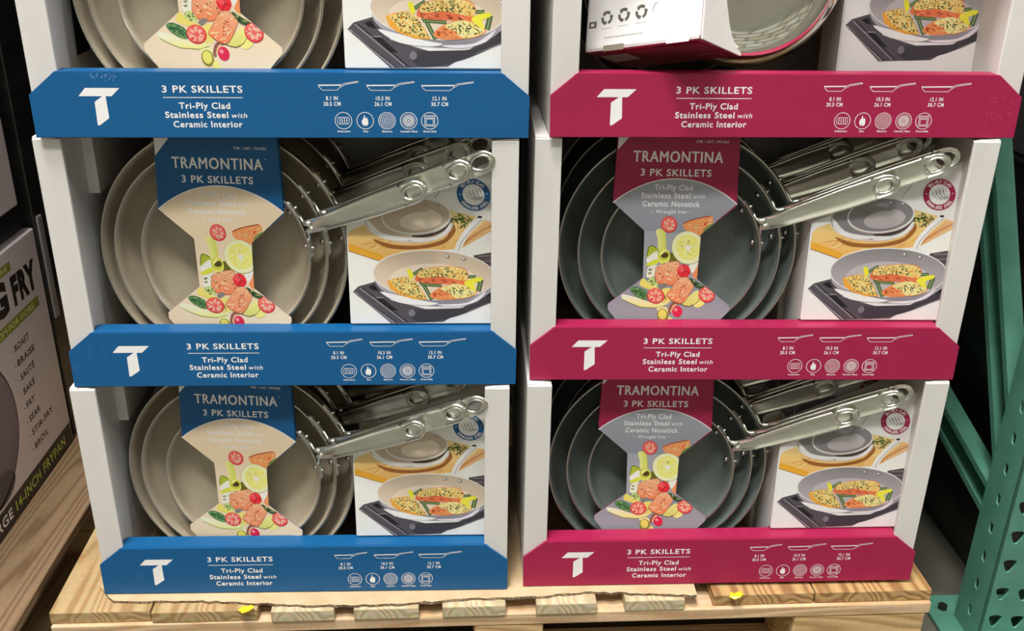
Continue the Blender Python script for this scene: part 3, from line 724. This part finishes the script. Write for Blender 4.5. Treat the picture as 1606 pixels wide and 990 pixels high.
def skillet(mtx, label, r, depth, L, phi, kind, group, mirror=False, full=True):
    ms = skillet_meshes(r, depth, L, phi, kind, mirror)
    t = thing('skillet', label, 'skillet', mtx, group)
    for nm, me in zip(('pan_body', 'ceramic_interior', 'handle', 'handle_bracket', 'handle_bracket', 'rivet', 'rivet'), ms):
        o = obj(nm, me, t)
    return t

# ------------------------------------------------------------------ the place
def struct(name, me):
    o = obj(name, me); o['kind'] = 'structure'; return o
FZ = -.150
bm = bmesh.new(); box(bm, -12, 12, -7.5, 2.2, FZ-.05, FZ); struct('floor', fin(bm, 'floor', M_floor))
bm = bmesh.new(); box(bm, -12, 12, 2.2, 2.3, FZ, 5.9); struct('wall_back', fin(bm, 'wall_back', M_wall))

M_aisle = mat('stacked_goods_wall', rough=.7)
_N = M_aisle.node_tree.nodes; _L = M_aisle.node_tree.links
_br = _N.new('ShaderNodeTexBrick'); _tt = _N.new('ShaderNodeTexCoord'); _mm = _N.new('ShaderNodeMapping'); _mm.inputs['Rotation'].default_value = (pi/2, 0, 0)
_br.inputs['Scale'].default_value = 1.6; _br.inputs['Color1'].default_value = (.60, .56, .42, 1); _br.inputs['Color2'].default_value = (.80, .80, .72, 1); _br.inputs['Mortar'].default_value = (.10, .10, .09, 1); _br.inputs['Mortar Size'].default_value = .03
_L.new(_tt.outputs['Object'], _mm.inputs[0]); _L.new(_mm.outputs[0], _br.inputs['Vector']); _L.new(_br.outputs['Color'], _N['Principled BSDF'].inputs['Base Color'])
bm = bmesh.new(); box(bm, -12, 12, -7.6, -7.5, FZ, 5.9); struct('wall_front', fin(bm, 'wall_front', M_aisle))
bm = bmesh.new(); box(bm, -12, 12, -7.6, 2.3, 6.0, 6.1); struct('ceiling', fin(bm, 'ceiling', M_wall))

# pallet under the trays
pal = thing('wooden_pallet', 'pale pine pallet carrying both stacks of display trays', 'pallet')
PR = Matrix.Translation((-.0235, -.029, 0)) @ Matrix.Rotation(.0235, 4, 'Z')
pal.matrix_world = PR
PT = -.0045
R = random.Random(4)
def board(x0, x1, y0, y1, z0, z1, m, name='deck_board', bev=.0016, cut=0):
    bm = bmesh.new(); vs = box(bm, x0, x1, y0, y1, z0, z1, bev)
    cx, cy, cz = (x0+x1)/2, (y0+y1)/2, (z0+z1)/2
    bmesh.ops.translate(bm, verts=bm.verts, vec=(-cx, -cy, -cz))
    o = obj(name, fin(bm, name, m), pal); o.location = (cx, cy, cz); return o
xs_b = [(-.553, -.432, M_wood_y, .0), (-.430, -.302, M_wood_y, -.004), (-.285, -.208, M_wood_p, -.008), (-.184, -.104, M_wood_p, -.008), (-.075, .004, M_wood_p, -.008), (.042, .118, M_wood_p, -.008), (.154, .230, M_wood_p, -.006), (.268, .398, M_wood_o, .0), (.400, .552, M_wood_o, .0)]
for a, b, m, dy in xs_b:
    board(a, b, dy, 1.0, PT-.0170, PT, m)
for y in (.004, .45, .91):
    board(-.552, .552, y-.009, y+.088, PT-.0340, PT-.0172, M_wood_x, 'stringer_board')
for y in (.006, .45, .91):
    for a, b in ((-.550, -.42), (-.035, .052), (.375, .548)):
        board(a, b, y-.010, y+.088, FZ+.0165, PT-.0342, M_block, 'block', .003)
for y0 in (.006, .45, .91):
    board(-.552, .552, y0, y0+.088, FZ, FZ+.0163, M_wood_x, 'bottom_board')

# torn corrugated slip sheet between trays and pallet
bm = bmesh.new(); n = 90; top = []; bot = []; b1 = []; b2 = []
R = random.Random(8)
x0s, x1s = -.528, .222
for i in range(n+1):
    x = x0s+(x1s-x0s)*i/n; y = -.031 + .006*math.sin(i*.11+.6) + R.uniform(-.0016, .0016) + (.010 if i > 66 else 0)*(min(1, (i-66)/8))
    y += .03*max(0, (3-i)/3)
    droop = -.0012 if i < 30 else 0
    top.append(bm.verts.new((x, y, -.0008))); bot.append(bm.verts.new((x, y+R.uniform(-.001, .001), -.0046)))
    b1.append(bm.verts.new((x, .33, -.0008))); b2.append(bm.verts.new((x, .33, -.0040)))
for i in range(n):
    for q in ((top[i], top[i+1], b1[i+1], b1[i]), (bot[i], b2[i], b2[i+1], bot[i+1])): bm.faces.new(q).material_index = 0
    bm.faces.new((top[i], bot[i], bot[i+1], top[i+1])).material_index = 1
bm.faces.new((top[0], b1[0], b2[0], bot[0])); bm.faces.new((top[-1], bot[-1], b2[-1], b1[-1])); bm.faces.new((b1[0],)+tuple(b1[1:])+tuple(b2[::-1]))
M_liner = noisy(mat('tan_liner_paper', rough=0.8), (0.52, 0.38, 0.22), (0.60, 0.46, 0.28), 30, bump=.1)
M_flute = noisy(mat('corrugated_edge', rough=0.9), (0.10, 0.07, 0.04), (0.34, 0.25, 0.16), 260, (1, 1, 2), bump=.8, lo=.42, hi=.58)
tag(obj('cardboard_sheet', fin(bm, 'cardboard_sheet', [M_liner, M_flute])), 'thin torn corrugated cardboard sheet lying between blue trays and pallet', 'cardboard')
for (x, y, z, sx_, lab) in ((-.3375, -.0420, -.0012, .012, 'small scrap of yellow tape on the pallet below the blue trays'), (.272, -.0240, -.0036, .012, 'small scrap of yellow tape on the pallet below the crimson trays')):
    bm = bmesh.new(); p = [(-.012, -.002), (-.004, -.006), (.006, -.005), (.012, .001), (.007, .004), (-.002, .003), (-.006, .006)]
    prism(bm, [(q[0]*.8, q[1]*1.2) for q in p], 0, .0012, lambda u, v, t: Vector((u, v, t+.0015*math.sin(u*300))))
    o = obj('tape_scrap', fin(bm, 'tape_scrap', M_tape)); o.location = (x, y, z); tag(o, lab, 'tape')

# ------------------------------------------------------------------ trays
TR = {('blue', 1): (-.2518, -.0011, .0193, .574), ('blue', 2): (-.2609, -.0029, .0059, .287), ('blue', 3): (-.2674, -.0126, .0023, 0),
      ('crimson', 1): (.2708, .0135, .0187, .574), ('crimson', 2): (.2561, .0079, -.0065, .287), ('crimson', 3): (.2532, -.0047, .0087, 0)}
ROW = {1: 'top', 2: 'middle', 3: 'bottom'}
SLV = {k: make_sleeve(k) for k in ('blue', 'crimson')}
CRT = {k: carton_mesh(k) for k in ('blue', 'crimson')}
SIZES = {'blue': ((.0960, .040, .152), (.1215, .044, .185), (.1405, .052, .190)), 'crimson': ((.0915, .040, .157), (.1165, .044, .190), (.1370, .052, .184))}
SN = ('smallest', 'middle-sized', 'largest')
PHI = {'blue': math.radians(21.5), 'crimson': math.radians(22.3)}
SETC = {'blue': (-.0800, .0540, .1425), 'crimson': (-.0800, .0530, .1435)}
SETR = {'blue': (math.radians(-5), math.radians(-5)), 'crimson': (math.radians(-5), math.radians(-2))}
# pan centres inside the set frame (x, y, z) for small, medium, large
OFF = {'blue': ((.0045, -.0085, -.0030), (-.0020, -.0040, -.0010), (0, 0, 0)), 'crimson': ((.0035, -.0085, -.0035), (.0020, -.0040, -.0015), (0, 0, 0))}
SDX = {'blue': .0045, 'crimson': -.0080}
CX = {'blue': .0595, 'crimson': .0640}
COAT = {'blue': 'beige-lined', 'crimson': 'dark green-grey-lined'}
FINE = {('blue', 1): (.004, .012), ('blue', 3): (0, 0), ('crimson', 3): (0, 0)}
PANEL = {}
TR[('blue', 0)] = (-.2440, .0040, .0150, .861); TR[('crimson', 0)] = (.2800, .0120, .0150, .861); ROW[0] = 'crowning'  # empty trays added out of view to shade the top row
for (kind, row), (tx, ty, yw, tz) in TR.items():
    TM = Matrix.Translation((tx, ty, tz)) @ Matrix.Rotation(yw, 4, 'Z')
    wear = {('blue', 1): 'top', ('blue', 2): 'left', ('blue', 3): 'left', ('crimson', 1): 'right'}.get((kind, row))
    t = thing('display_tray', ('%s and white cardboard display tray, %s of the %s stack' % (kind, ROW[row], 'left' if kind == 'blue' else 'right')) if row else ('added unseen empty %s display tray shading the row below' % kind), 'tray', TM, 'stacked cardboard display trays')
    obj('front_panel', make_panel(BLUE if kind == 'blue' else CRIM, row+(7 if kind == 'blue' else 0), wear), t)
    obj('side_wall', MESH['wl'], t); obj('side_wall', MESH['wr'], t); obj('back_wall', MESH['back'], t); obj('tray_floor', MESH['base'], t)
    if kind == 'blue' and row > 1: obj('inner_flap', MESH['flap'], t)
    if (kind, row) == ('blue', 1): obj('hand_hole_dark_patch', MESH['hole'], t)
    fx, fz = FINE.get((kind, row), (0, 0))
    if row == 0: continue
    for k in range(3):
        if row == 1 and k > (0 if kind == 'blue' else 1): continue
        place = ('front' if k == 0 else ('second row' if k == 1 else 'third row'))
        cx, cy, cz = SETC[kind]; lean, yaw = SETR[kind]
        SM = TM @ Matrix.Translation((cx+fx, cy+(.175 if (kind, row) == ('crimson', 1) else .075*k), cz)) @ Matrix.Rotation(yaw, 4, 'Z') @ Matrix.Rotation(lean, 4, 'X')
        if not (kind == 'crimson' and row == 1 and k == 0):
            for i, (r, dp, L) in enumerate(SIZES[kind]):
                ox, oy, oz = OFF[kind][i]
                skillet(SM @ Matrix.Translation((ox, oy, oz)), '%s %s skillet in the %s of the %s %s tray' % (SN[i], COAT[kind], place, ROW[row], kind), r, dp, L, PHI[kind], kind, 'skillets in the %s trays' % kind)
            if k == 0:
                s = obj('sleeve_card', SLV[kind]); s.matrix_world = SM @ Matrix.Translation((SDX[kind], -.0135, -cz + (.006 if (kind, row) == ('blue', 1) else (-.007 if kind == 'blue' else 0))))
                tag(s, '%s printed card strap with food picture around the front skillets, %s tray' % (kind, ROW[row]), 'packaging card', 'printed card straps')
        c1 = (kind == 'crimson' and row == 1)
        if c1 and k == 0: continue
        CM = TM @ Matrix.Translation((CX[kind] + (.010 if c1 else .0025), .0185+(.052 if c1 else .075*k), .0032)) @ Matrix.Rotation(math.radians(-4.0), 4, 'X')
        c = thing('skillet_carton', 'white carton with %s round badge and pan photo, %s of the %s %s tray' % (kind, place, ROW[row], kind), 'carton', CM, 'photo cartons beside the skillets')
        obj('printed_front', carton_mesh(kind, False) if c1 else CRT[kind], c)

# ------------------------------------------------------------------ pack lying turned round in the top crimson tray
a_ = Vector((.7282, -.6521, .2110)); b_ = Vector((.6821, .6594, -.3162)); u_ = Vector((.0670, .3742, .9249))
BM = Matrix(((a_.x, b_.x, u_.x, .1638), (a_.y, b_.y, u_.y, -.0255), (a_.z, b_.z, u_.z, .6810), (0, 0, 0, 1)))
def turned_carton():
    """origin at the lower front corner nearest the viewer; printed face at y = 0 spans x from -w to 0"""
    w, d, h = .1438, .0778, .22
    bm = bmesh.new(); lay = bm.loops.layers.float_color.new('Col')
    box(bm, -w, -.0015, 0, .030, 0, h, .004)
    box(bm, -w+.004, -.0015, .026, d, .0002, .0032, .0004)
    bmesh.ops.recalc_face_normals(bm, faces=bm.faces)
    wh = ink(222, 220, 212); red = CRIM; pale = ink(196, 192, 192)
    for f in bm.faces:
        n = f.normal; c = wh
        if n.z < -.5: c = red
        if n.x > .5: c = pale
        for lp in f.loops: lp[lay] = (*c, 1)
    A = Art(); ik = ink(96, 94, 88); lt = ink(150, 146, 140)
    A.poly([(-.0035, .004), (0-.0018, .004), (-.0018, h-.004), (-.0035, h-.004)], ink(180, 60, 70), 1)
    for i in range(3):                                      # recycling marks
        cx, cz = -.1160+i*.0215, .0345+i*.0005
        for k in range(3):
            t = pi/2+2*pi*k/3; c, s = math.cos(t), math.sin(t)
            P = [(cx+.0058*math.cos(t+q), cz+.0058*math.sin(t+q)) for q in (-.62, -.2, .2, .62)]
            A.stroke(P, .0032, ik, 1)
            e = P[-1]; A.poly([(e[0]+.0030*math.cos(t+.6), e[1]+.0030*math.sin(t+.6)), (e[0]-.0030*math.cos(t+.6), e[1]-.0030*math.sin(t+.6)), (cx+.0058*math.cos(t+1.15), cz+.0058*math.sin(t+1.15))], ik, 1)
        for q in range(5): A.poly([(cx-.006+q*.0026, cz-.0115), (cx-.0042+q*.0026, cz-.0115), (cx-.0042+q*.0026, cz-.0106), (cx-.006+q*.0026, cz-.0106)], lt, 1)
    A.ring(-.0520, .0365, .0072, .0072, .0012, ik, 1, 20); A.letter('E', -.0525, .0365, .0075, 0, ik, 1); A.letter('c', -.0500, .0350, .004, 0, ik, 1)
    A.poly([(-.1390, .0255), (-.1290, .0255), (-.1290, .0325), (-.1390, .0325)], ik, 1); A.poly([(-.1362, .0275), (-.1325, .0275), (-.1325, .0305), (-.1362, .0305)], wh, 2)
    A.blob([(-.024, .0330), (-.020, .0395), (-.014, .0350), (-.009, .0380), (-.009, .0330)], ik, 1)
    for x0, x1 in ((-.0265, -.0125), (-.0105, -.0035)): A.stroke([(x0, .0300), (x1, .0300), (x1, .0430), (x0, .0430)], .0004, lt, 1, True)
    R = random.Random(12)
    for zz, x0, x1 in ((.0130, -.118, -.020), (.0570, -.100, -.045), (.0660, -.100, -.050), (.0760, -.100, -.030)):
        x = x0
        while x < x1:
            l = R.uniform(.0012, .0042); A.poly([(x, zz), (x+l, zz), (x+l, zz+.0013), (x, zz+.0013)], lt, 1); x += l+.0009
    A.build(bm, lay, lambda u, v, hh: Vector((u, -hh, v)))
    B = Art(); B.poly([(-.135, .018), (-.100, .018), (-.100, .046), (-.135, .046)], wh, 1)
    for zz in (.014, .020, .026, .032, .038, .052, .058):
        x = -.085
        while x < -.012:
            l = R.uniform(.0015, .0050); B.poly([(x, zz), (x+l, zz), (x+l, zz+.0011), (x, zz+.0011)], ink(190, 120, 130), 1); x += l+.001
    B.ring(-.026, .062, .014, .008, .0006, ink(200, 130, 140), 1)
    B.build(bm, lay, lambda u, v, hh: Vector((u, v, -hh)))
    # tabs cut in the lower edge
    for x in (-.118, -.040):
        q = [Vector((x, -.0004, -.0005)), Vector((x+.026, -.0004, -.0005)), Vector((x+.026, -.0004, .0055)), Vector((x, -.0004, .0055))]
        f = bm.faces.new([bm.verts.new(p) for p in q])
        for lp in f.loops: lp[lay] = (*ink(120, 116, 100), 1)
    return fin(bm, 'carton_body', M_gloss, recalc=False)
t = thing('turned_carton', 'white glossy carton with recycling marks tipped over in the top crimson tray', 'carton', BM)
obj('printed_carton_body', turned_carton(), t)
# cut-away white side panel curving round the pans
bm = bmesh.new()
arc = [(.0778, 0), (.0778, .004)] + [(.0778-.044*math.sin(i/10*pi/2), .004+.100*(1-math.cos(i/10*pi/2))) for i in range(1, 11)] + [(.034, .22), (0, .22), (0, 0)]
prism(bm, arc, 0, .0012, lambda u, v, tt: Vector((tt, u, v)))
obj('side_panel', fin(bm, 'side_panel', M_white), t)
def Rn(n, upv=(0, 0, 1)):
    """matrix whose -Y axis looks along n"""
    y = -Vector(n).normalized(); x = y.cross(Vector(upv)).normalized(); z = x.cross(y)
    return Matrix((x, y, z)).transposed().to_4x4()
# skillets of that pack: steel bases towards the viewer (bowl opens away)
BC = Vector((.2212, .0520, .7350))
for i, (r, dp, back) in enumerate(((.1047, .046, 0.0),)):
    n = Vector((.20, .95, .04))
    Mx = Matrix.Translation(BC + n.normalized()*(dp+.003+back)) @ Rn(n)
    skillet(Mx, ('mirror-polished skillet turned backwards showing its steel base, top crimson tray', 'largest skillet turned backwards behind the mirror-polished base, top crimson tray')[i], r, dp, .15, math.radians(130), 'crimson', None, mirror=True)

# ------------------------------------------------------------------ neighbour pallet on the left with big frypan cartons
XN = -.690
def printed_side(y0, y1, z1, art, base):
    bm = bmesh.new(); lay = bm.loops.layers.float_color.new('Col')
    box(bm, -.42, 0, y0, y1, 0, z1, .002)
    bmesh.ops.recalc_face_normals(bm, faces=bm.faces); paint(bm, lay, base)
    if art: art.build(bm, lay, lambda u, v, h: Vector((h, u, v)))
    return fin(bm, 'carton_body', M_print, recalc=False)
def frypan_art():
    A = Art(); bk = ink(30, 28, 28); gr = ink(120, 128, 52); gy = ink(196, 188, 190)
    A.poly([(-.148, .001), (.353, .001), (.353, .0345), (-.148, .0345)], bk, 1)
    A.text('14-INCH FRYPAN', .150, .326, .0100, .0150, ink(160, 172, 70), 2, .02)
    A.text('LARGE', .060, .138, .0100, .0150, ink(225, 220, 215), 2, .02)
    A.ell(.098, .145, .108, .106, ink(88, 80, 92), 1, n=48, col2=ink(120, 110, 122)); A.ring(.098, .145, .108, .106, .003, ink(60, 54, 62), 2, 48)
    A.ell(.120, .060, .045, .022, ink(64, 58, 66), 2, n=24)
    A.text('G', .196, .244, .2730, .0420, bk, 1, .06); A.text('FRY', .2590, .3370, .2730, .0380, bk, 1, .06)
    A.poly([(.0, .2425), (.330, .2425), (.330, .2585), (.0, .2585)], gr, 1); A.text('OOM FOR MORE', .185, .312, .2460, .0085, ink(190, 196, 130), 2, .02)
    A.poly([(.0, .3215), (.268, .3215), (.268, .3345), (.0, .3345)], gr, 1); A.text('RE', .236, .258, .3245, .0065, ink(190, 196, 130), 2, .02)
    for i, w in enumerate(('ROAST', 'BRAISE', 'SAUTÉ', 'BAKE', 'FRY', 'SEAR', 'STIR-FRY', 'BROIL')):
        z = .2130-i*.0222; A.text(w, .2340, .2340+.0092*len(w), z, .0095, bk, 1, .03); A.ell(.2265, z+.004, .0013, .0013, bk, 1, n=8)
    return A
gyc = ink(188, 180, 182)
low = thing('frypan_carton', 'grey-white frypan carton with G FRY lettering and cooking words on the left pallet', 'carton', Matrix.Translation((XN, 0, .0008)), 'frypan cartons on the left pallet')
obj('printed_carton_body', printed_side(-.15, .356, .352, frypan_art(), gyc), low)
bm = bmesh.new(); box(bm, -.42, -.012, -.145, .350, .3535, .3950, .001); obj('gap_shade_slab', fin(bm, 'gap_shade_slab', M_black), low)  # black slab stands in for shade in the gap between the cartons
up = thing('frypan_carton', 'upper plain grey-white frypan carton at the left edge of the photo', 'carton', Matrix.Translation((XN, 0, .3970)), 'frypan cartons on the left pallet')
obj('printed_carton_body', printed_side(-.15, .325, .60, None, gyc), up)
bk_ = thing('dark_carton', 'dark carton standing behind the frypan cartons on the left pallet', 'carton', Matrix.Translation((XN-.004, .372, .0008)))
bm = bmesh.new(); box(bm, -.42, 0, 0, .62, 0, .86, .002); obj('carton_body', fin(bm, 'carton_body', M_wrap), bk_)
bm = bmesh.new(); prism(bm, [(.006, .20), (.020, .20), (.020, .36), (.006, .36)], 0, .003, lambda u, v, tt: Vector((tt, u, v))); obj('grey_edge_strip', fin(bm, 'grey_edge_strip', mat('grey_card_edge', (.30, .27, .27), .6)), bk_)
npal = thing('wooden_pallet', 'darker pine pallet at the left under the frypan cartons', 'pallet', Matrix.Translation((0, 0, 0)))
def nboard(x0, x1, y0, y1, z0, z1, m, name):
    bm = bmesh.new(); box(bm, x0, x1, y0, y1, z0, z1, .0025); c = ((x0+x1)/2, (y0+y1)/2, (z0+z1)/2)
    bmesh.ops.translate(bm, verts=bm.verts, vec=(-c[0], -c[1], -c[2])); o = obj(name, fin(bm, name, m), npal); o.location = c
for x0, x1 in ((-.742, -.606), (-.86, -.752), (-.98, -.88), (-1.14, -1.0)): nboard(x0, x1, -.40, .98, -.0185, -.0008, M_wood_n, 'deck_board')
for y in (-.395, .24, .88): nboard(-1.14, -.608, y, y+.095, -.0375, -.0187, M_wood_x, 'stringer_board')
for y in (-.395, .24, .88):
    for x0 in (-.735, -.93, -1.13): nboard(x0, x0+.125, y, y+.095, FZ+.0165, -.0377, M_block, 'block')
nboard(-.742, -.608, -.40, .98, FZ, FZ+.0163, M_wood_y, 'bottom_board')

# ------------------------------------------------------------------ green rack frame on the right
def plate_with_holes(outline, holes, th):
    c = bpy.data.curves.new('plate', 'CURVE'); c.dimensions = '2D'; c.fill_mode = 'BOTH'; c.extrude = th/2; c.bevel_depth = .0004; c.bevel_resolution = 0
    for pts in [outline]+holes:
        s = c.splines.new('POLY'); s.points.add(len(pts)-1); s.use_cyclic_u = True
        for i, p in enumerate(pts): s.points[i].co = (p[0], p[1], 0, 1)
    o = bpy.data.objects.new('plate', c); COL.objects.link(o)
    e = o.evaluated_get(bpy.context.evaluated_depsgraph_get()); me = bpy.data.meshes.new_from_object(e)
    bpy.data.objects.remove(o); bpy.data.curves.remove(c); return me
XR, YR, ZP = .634, .030, .0462
def teardrop(cx, cz, k=1.0):
    return [(cx+x*k, cz+z*k) for x, z in smooth([(-.0115, .006), (-.0105, .013), (0, .0155), (.0105, .013), (.0115, .006), (.0050, -.0085), (0, -.0125), (-.0050, -.0085)], 4)]
Z0, Z1 = FZ+.004, 1.35
zz = [-.1440+ZP*i for i in range(31)]; zs = [-.1043+ZP*i for i in range(30)]
front = plate_with_holes([(0, Z0+.004), (.062, Z0+.004), (.062, Z1), (0, Z1)], [teardrop(.0150, z, .74) for z in zz[1:]]+[teardrop(.0460, z-.002, .74) for z in zz[1:]], .0022)
side = plate_with_holes([(0, Z0+.004), (.062, Z0+.004), (.062, Z1), (0, Z1)], [[(.0285-.0040, z+.0075), (.0285+.0040, z+.0100), (.0285+.0040, z-.0060), (.0285-.0040, z-.0090)] for z in zs], .0022)
rack = thing('rack_upright', 'green perforated steel rack upright with diagonal braces right of the crimson stack', 'rack', Matrix.Translation((XR, YR, 0)))
o = obj('column_face', front, rack); o.matrix_local = Matrix(((1, 0, 0, .002), (0, 0, -1, 0), (0, 1, 0, 0), (0, 0, 0, 1))); front.materials.append(M_green)
o = obj('column_side', side, rack); o.matrix_local = Matrix(((0, 0, 1, .0), (1, 0, 0, .001), (0, 1, 0, 0), (0, 0, 0, 1))); side.materials.append(M_green)
bm = bmesh.new(); tube(bm, [(.0016, .0016, Z0+.004), (.0016, .0016, Z1)], .0029, 14); obj('column_fold', fin(bm, 'column_fold', M_green, True), rack)
bm = bmesh.new(); box(bm, .0625, .0647, 0, .062, Z0+.004, Z1, .0004); obj('column_side', fin(bm, 'column_side', M_green), rack)
bm = bmesh.new(); box(bm, -.034, .10, -.060, .108, FZ+.0008, FZ+.008, .002)
obj('base_plate', fin(bm, 'base_plate', M_green), rack)
bm = bmesh.new(); tube(bm, [(-.012, .078, FZ+.007), (-.012, .078, FZ+.014)], .007, 6); obj('anchor_bolt', fin(bm, 'anchor_bolt', M_black), rack)
bm = bmesh.new(); box(bm, 0, .0022, .95, 1.01, Z0+.004, Z1, .0004); obj('rear_column', fin(bm, 'rear_column', M_green), rack)
def brace(p, q, w, name='diagonal_brace'):
    """open channel seen from the left: web and two flanges; p, q in (y, z)"""
    p, q = Vector((0, *p)), Vector((0, *q)); d = (q-p).normalized(); n = Vector((1, 0, 0)).cross(d)
    h = w/2
    prof = [(-h, .034), (-h, .008), (-h+.010, .008), (-h+.010, .010), (-h+.002, .010), (-h+.002, .032), (h-.002, .032), (h-.002, .010), (h-.010, .010), (h-.010, .008), (h, .008), (h, .034)]
    bm = bmesh.new()
    A_ = [bm.verts.new(p+n*a+Vector((x, 0, 0))) for a, x in prof]; B_ = [bm.verts.new(q+n*a+Vector((x, 0, 0))) for a, x in prof]
    bm.faces.new(A_); bm.faces.new(B_[::-1])
    for k in range(12): bm.faces.new((A_[k], A_[(k+1) % 12], B_[(k+1) % 12], B_[k]))
    obj(name, fin(bm, name, M_green), rack)
brace((.055, .120), (.56, .985), .050)
brace((.055, .046), (.95, .250), .048)
brace((.055, 1.10), (.50, 1.33), .048)

# stock standing in the dark behind
def stock(name, label, cat, x0, x1, y0, y1, z0, z1, m, band=None):
    t = thing(name, label, cat, Matrix.Translation(((x0+x1)/2, (y0+y1)/2, z0)))
    bm = bmesh.new(); box(bm, -(x1-x0)/2, (x1-x0)/2, -(y1-y0)/2, (y1-y0)/2, 0, z1-z0, .003); obj('carton_body', fin(bm, 'carton_body', m), t)
    if band:
        for z in band:
            bm = bmesh.new(); box(bm, -(x1-x0)/2-.0008, (x1-x0)/2+.0008, -(y1-y0)/2-.0008, (y1-y0)/2, z, z+.012, .0002); obj('red_band', fin(bm, 'red_band', mat('red_band_print', (.30, .02, .03), .5)), t)
M_dim = noisy(mat('shade_dimmed_carton', rough=.7), (.07, .065, .065), (.10, .095, .095), 6)  # white cartons standing in the dark: their shade is put into this grey
stock('wrapped_load', 'black film-wrapped load on the floor behind the green rack braces', 'load', .705, 1.45, .14, 1.1, FZ+.002, .47, M_wrap)
stock('stock_carton', 'shade-dimmed white carton with a red band, lower of two at the upper right edge', 'carton', .715, 1.42, .20, 1.1, .4715, .80, M_dim, (.115,))
stock('stock_carton', 'shade-dimmed white carton at the upper right corner, on the one with the red band', 'carton', .712, 1.42, .19, 1.1, .8015, 1.15, M_dim, (.10,))
stock('wrapped_load', 'black wrapped pallet load far behind the gap between the two stacks', 'load', -.30, .74, 1.22, 1.8, FZ+.002, 1.1, M_wrap)
stock('wrapped_load', 'black wrapped pallet load behind the left frypan cartons', 'load', -1.3, -.34, 1.25, 1.9, FZ+.002, 1.2, M_wrap)
# unseen shelf deck added above the frame to shade the bay behind
bm = bmesh.new(); box(bm, -1.6, 2.2, .30, 1.9, 1.36, 1.40, .002); box(bm, -1.6, 2.2, .26, .30, 1.30, 1.42, .002)
tag(obj('shade_shelf', fin(bm, 'shade_shelf', M_green)), 'added unseen green shelf deck shading the bay behind the stacks', 'shelf')
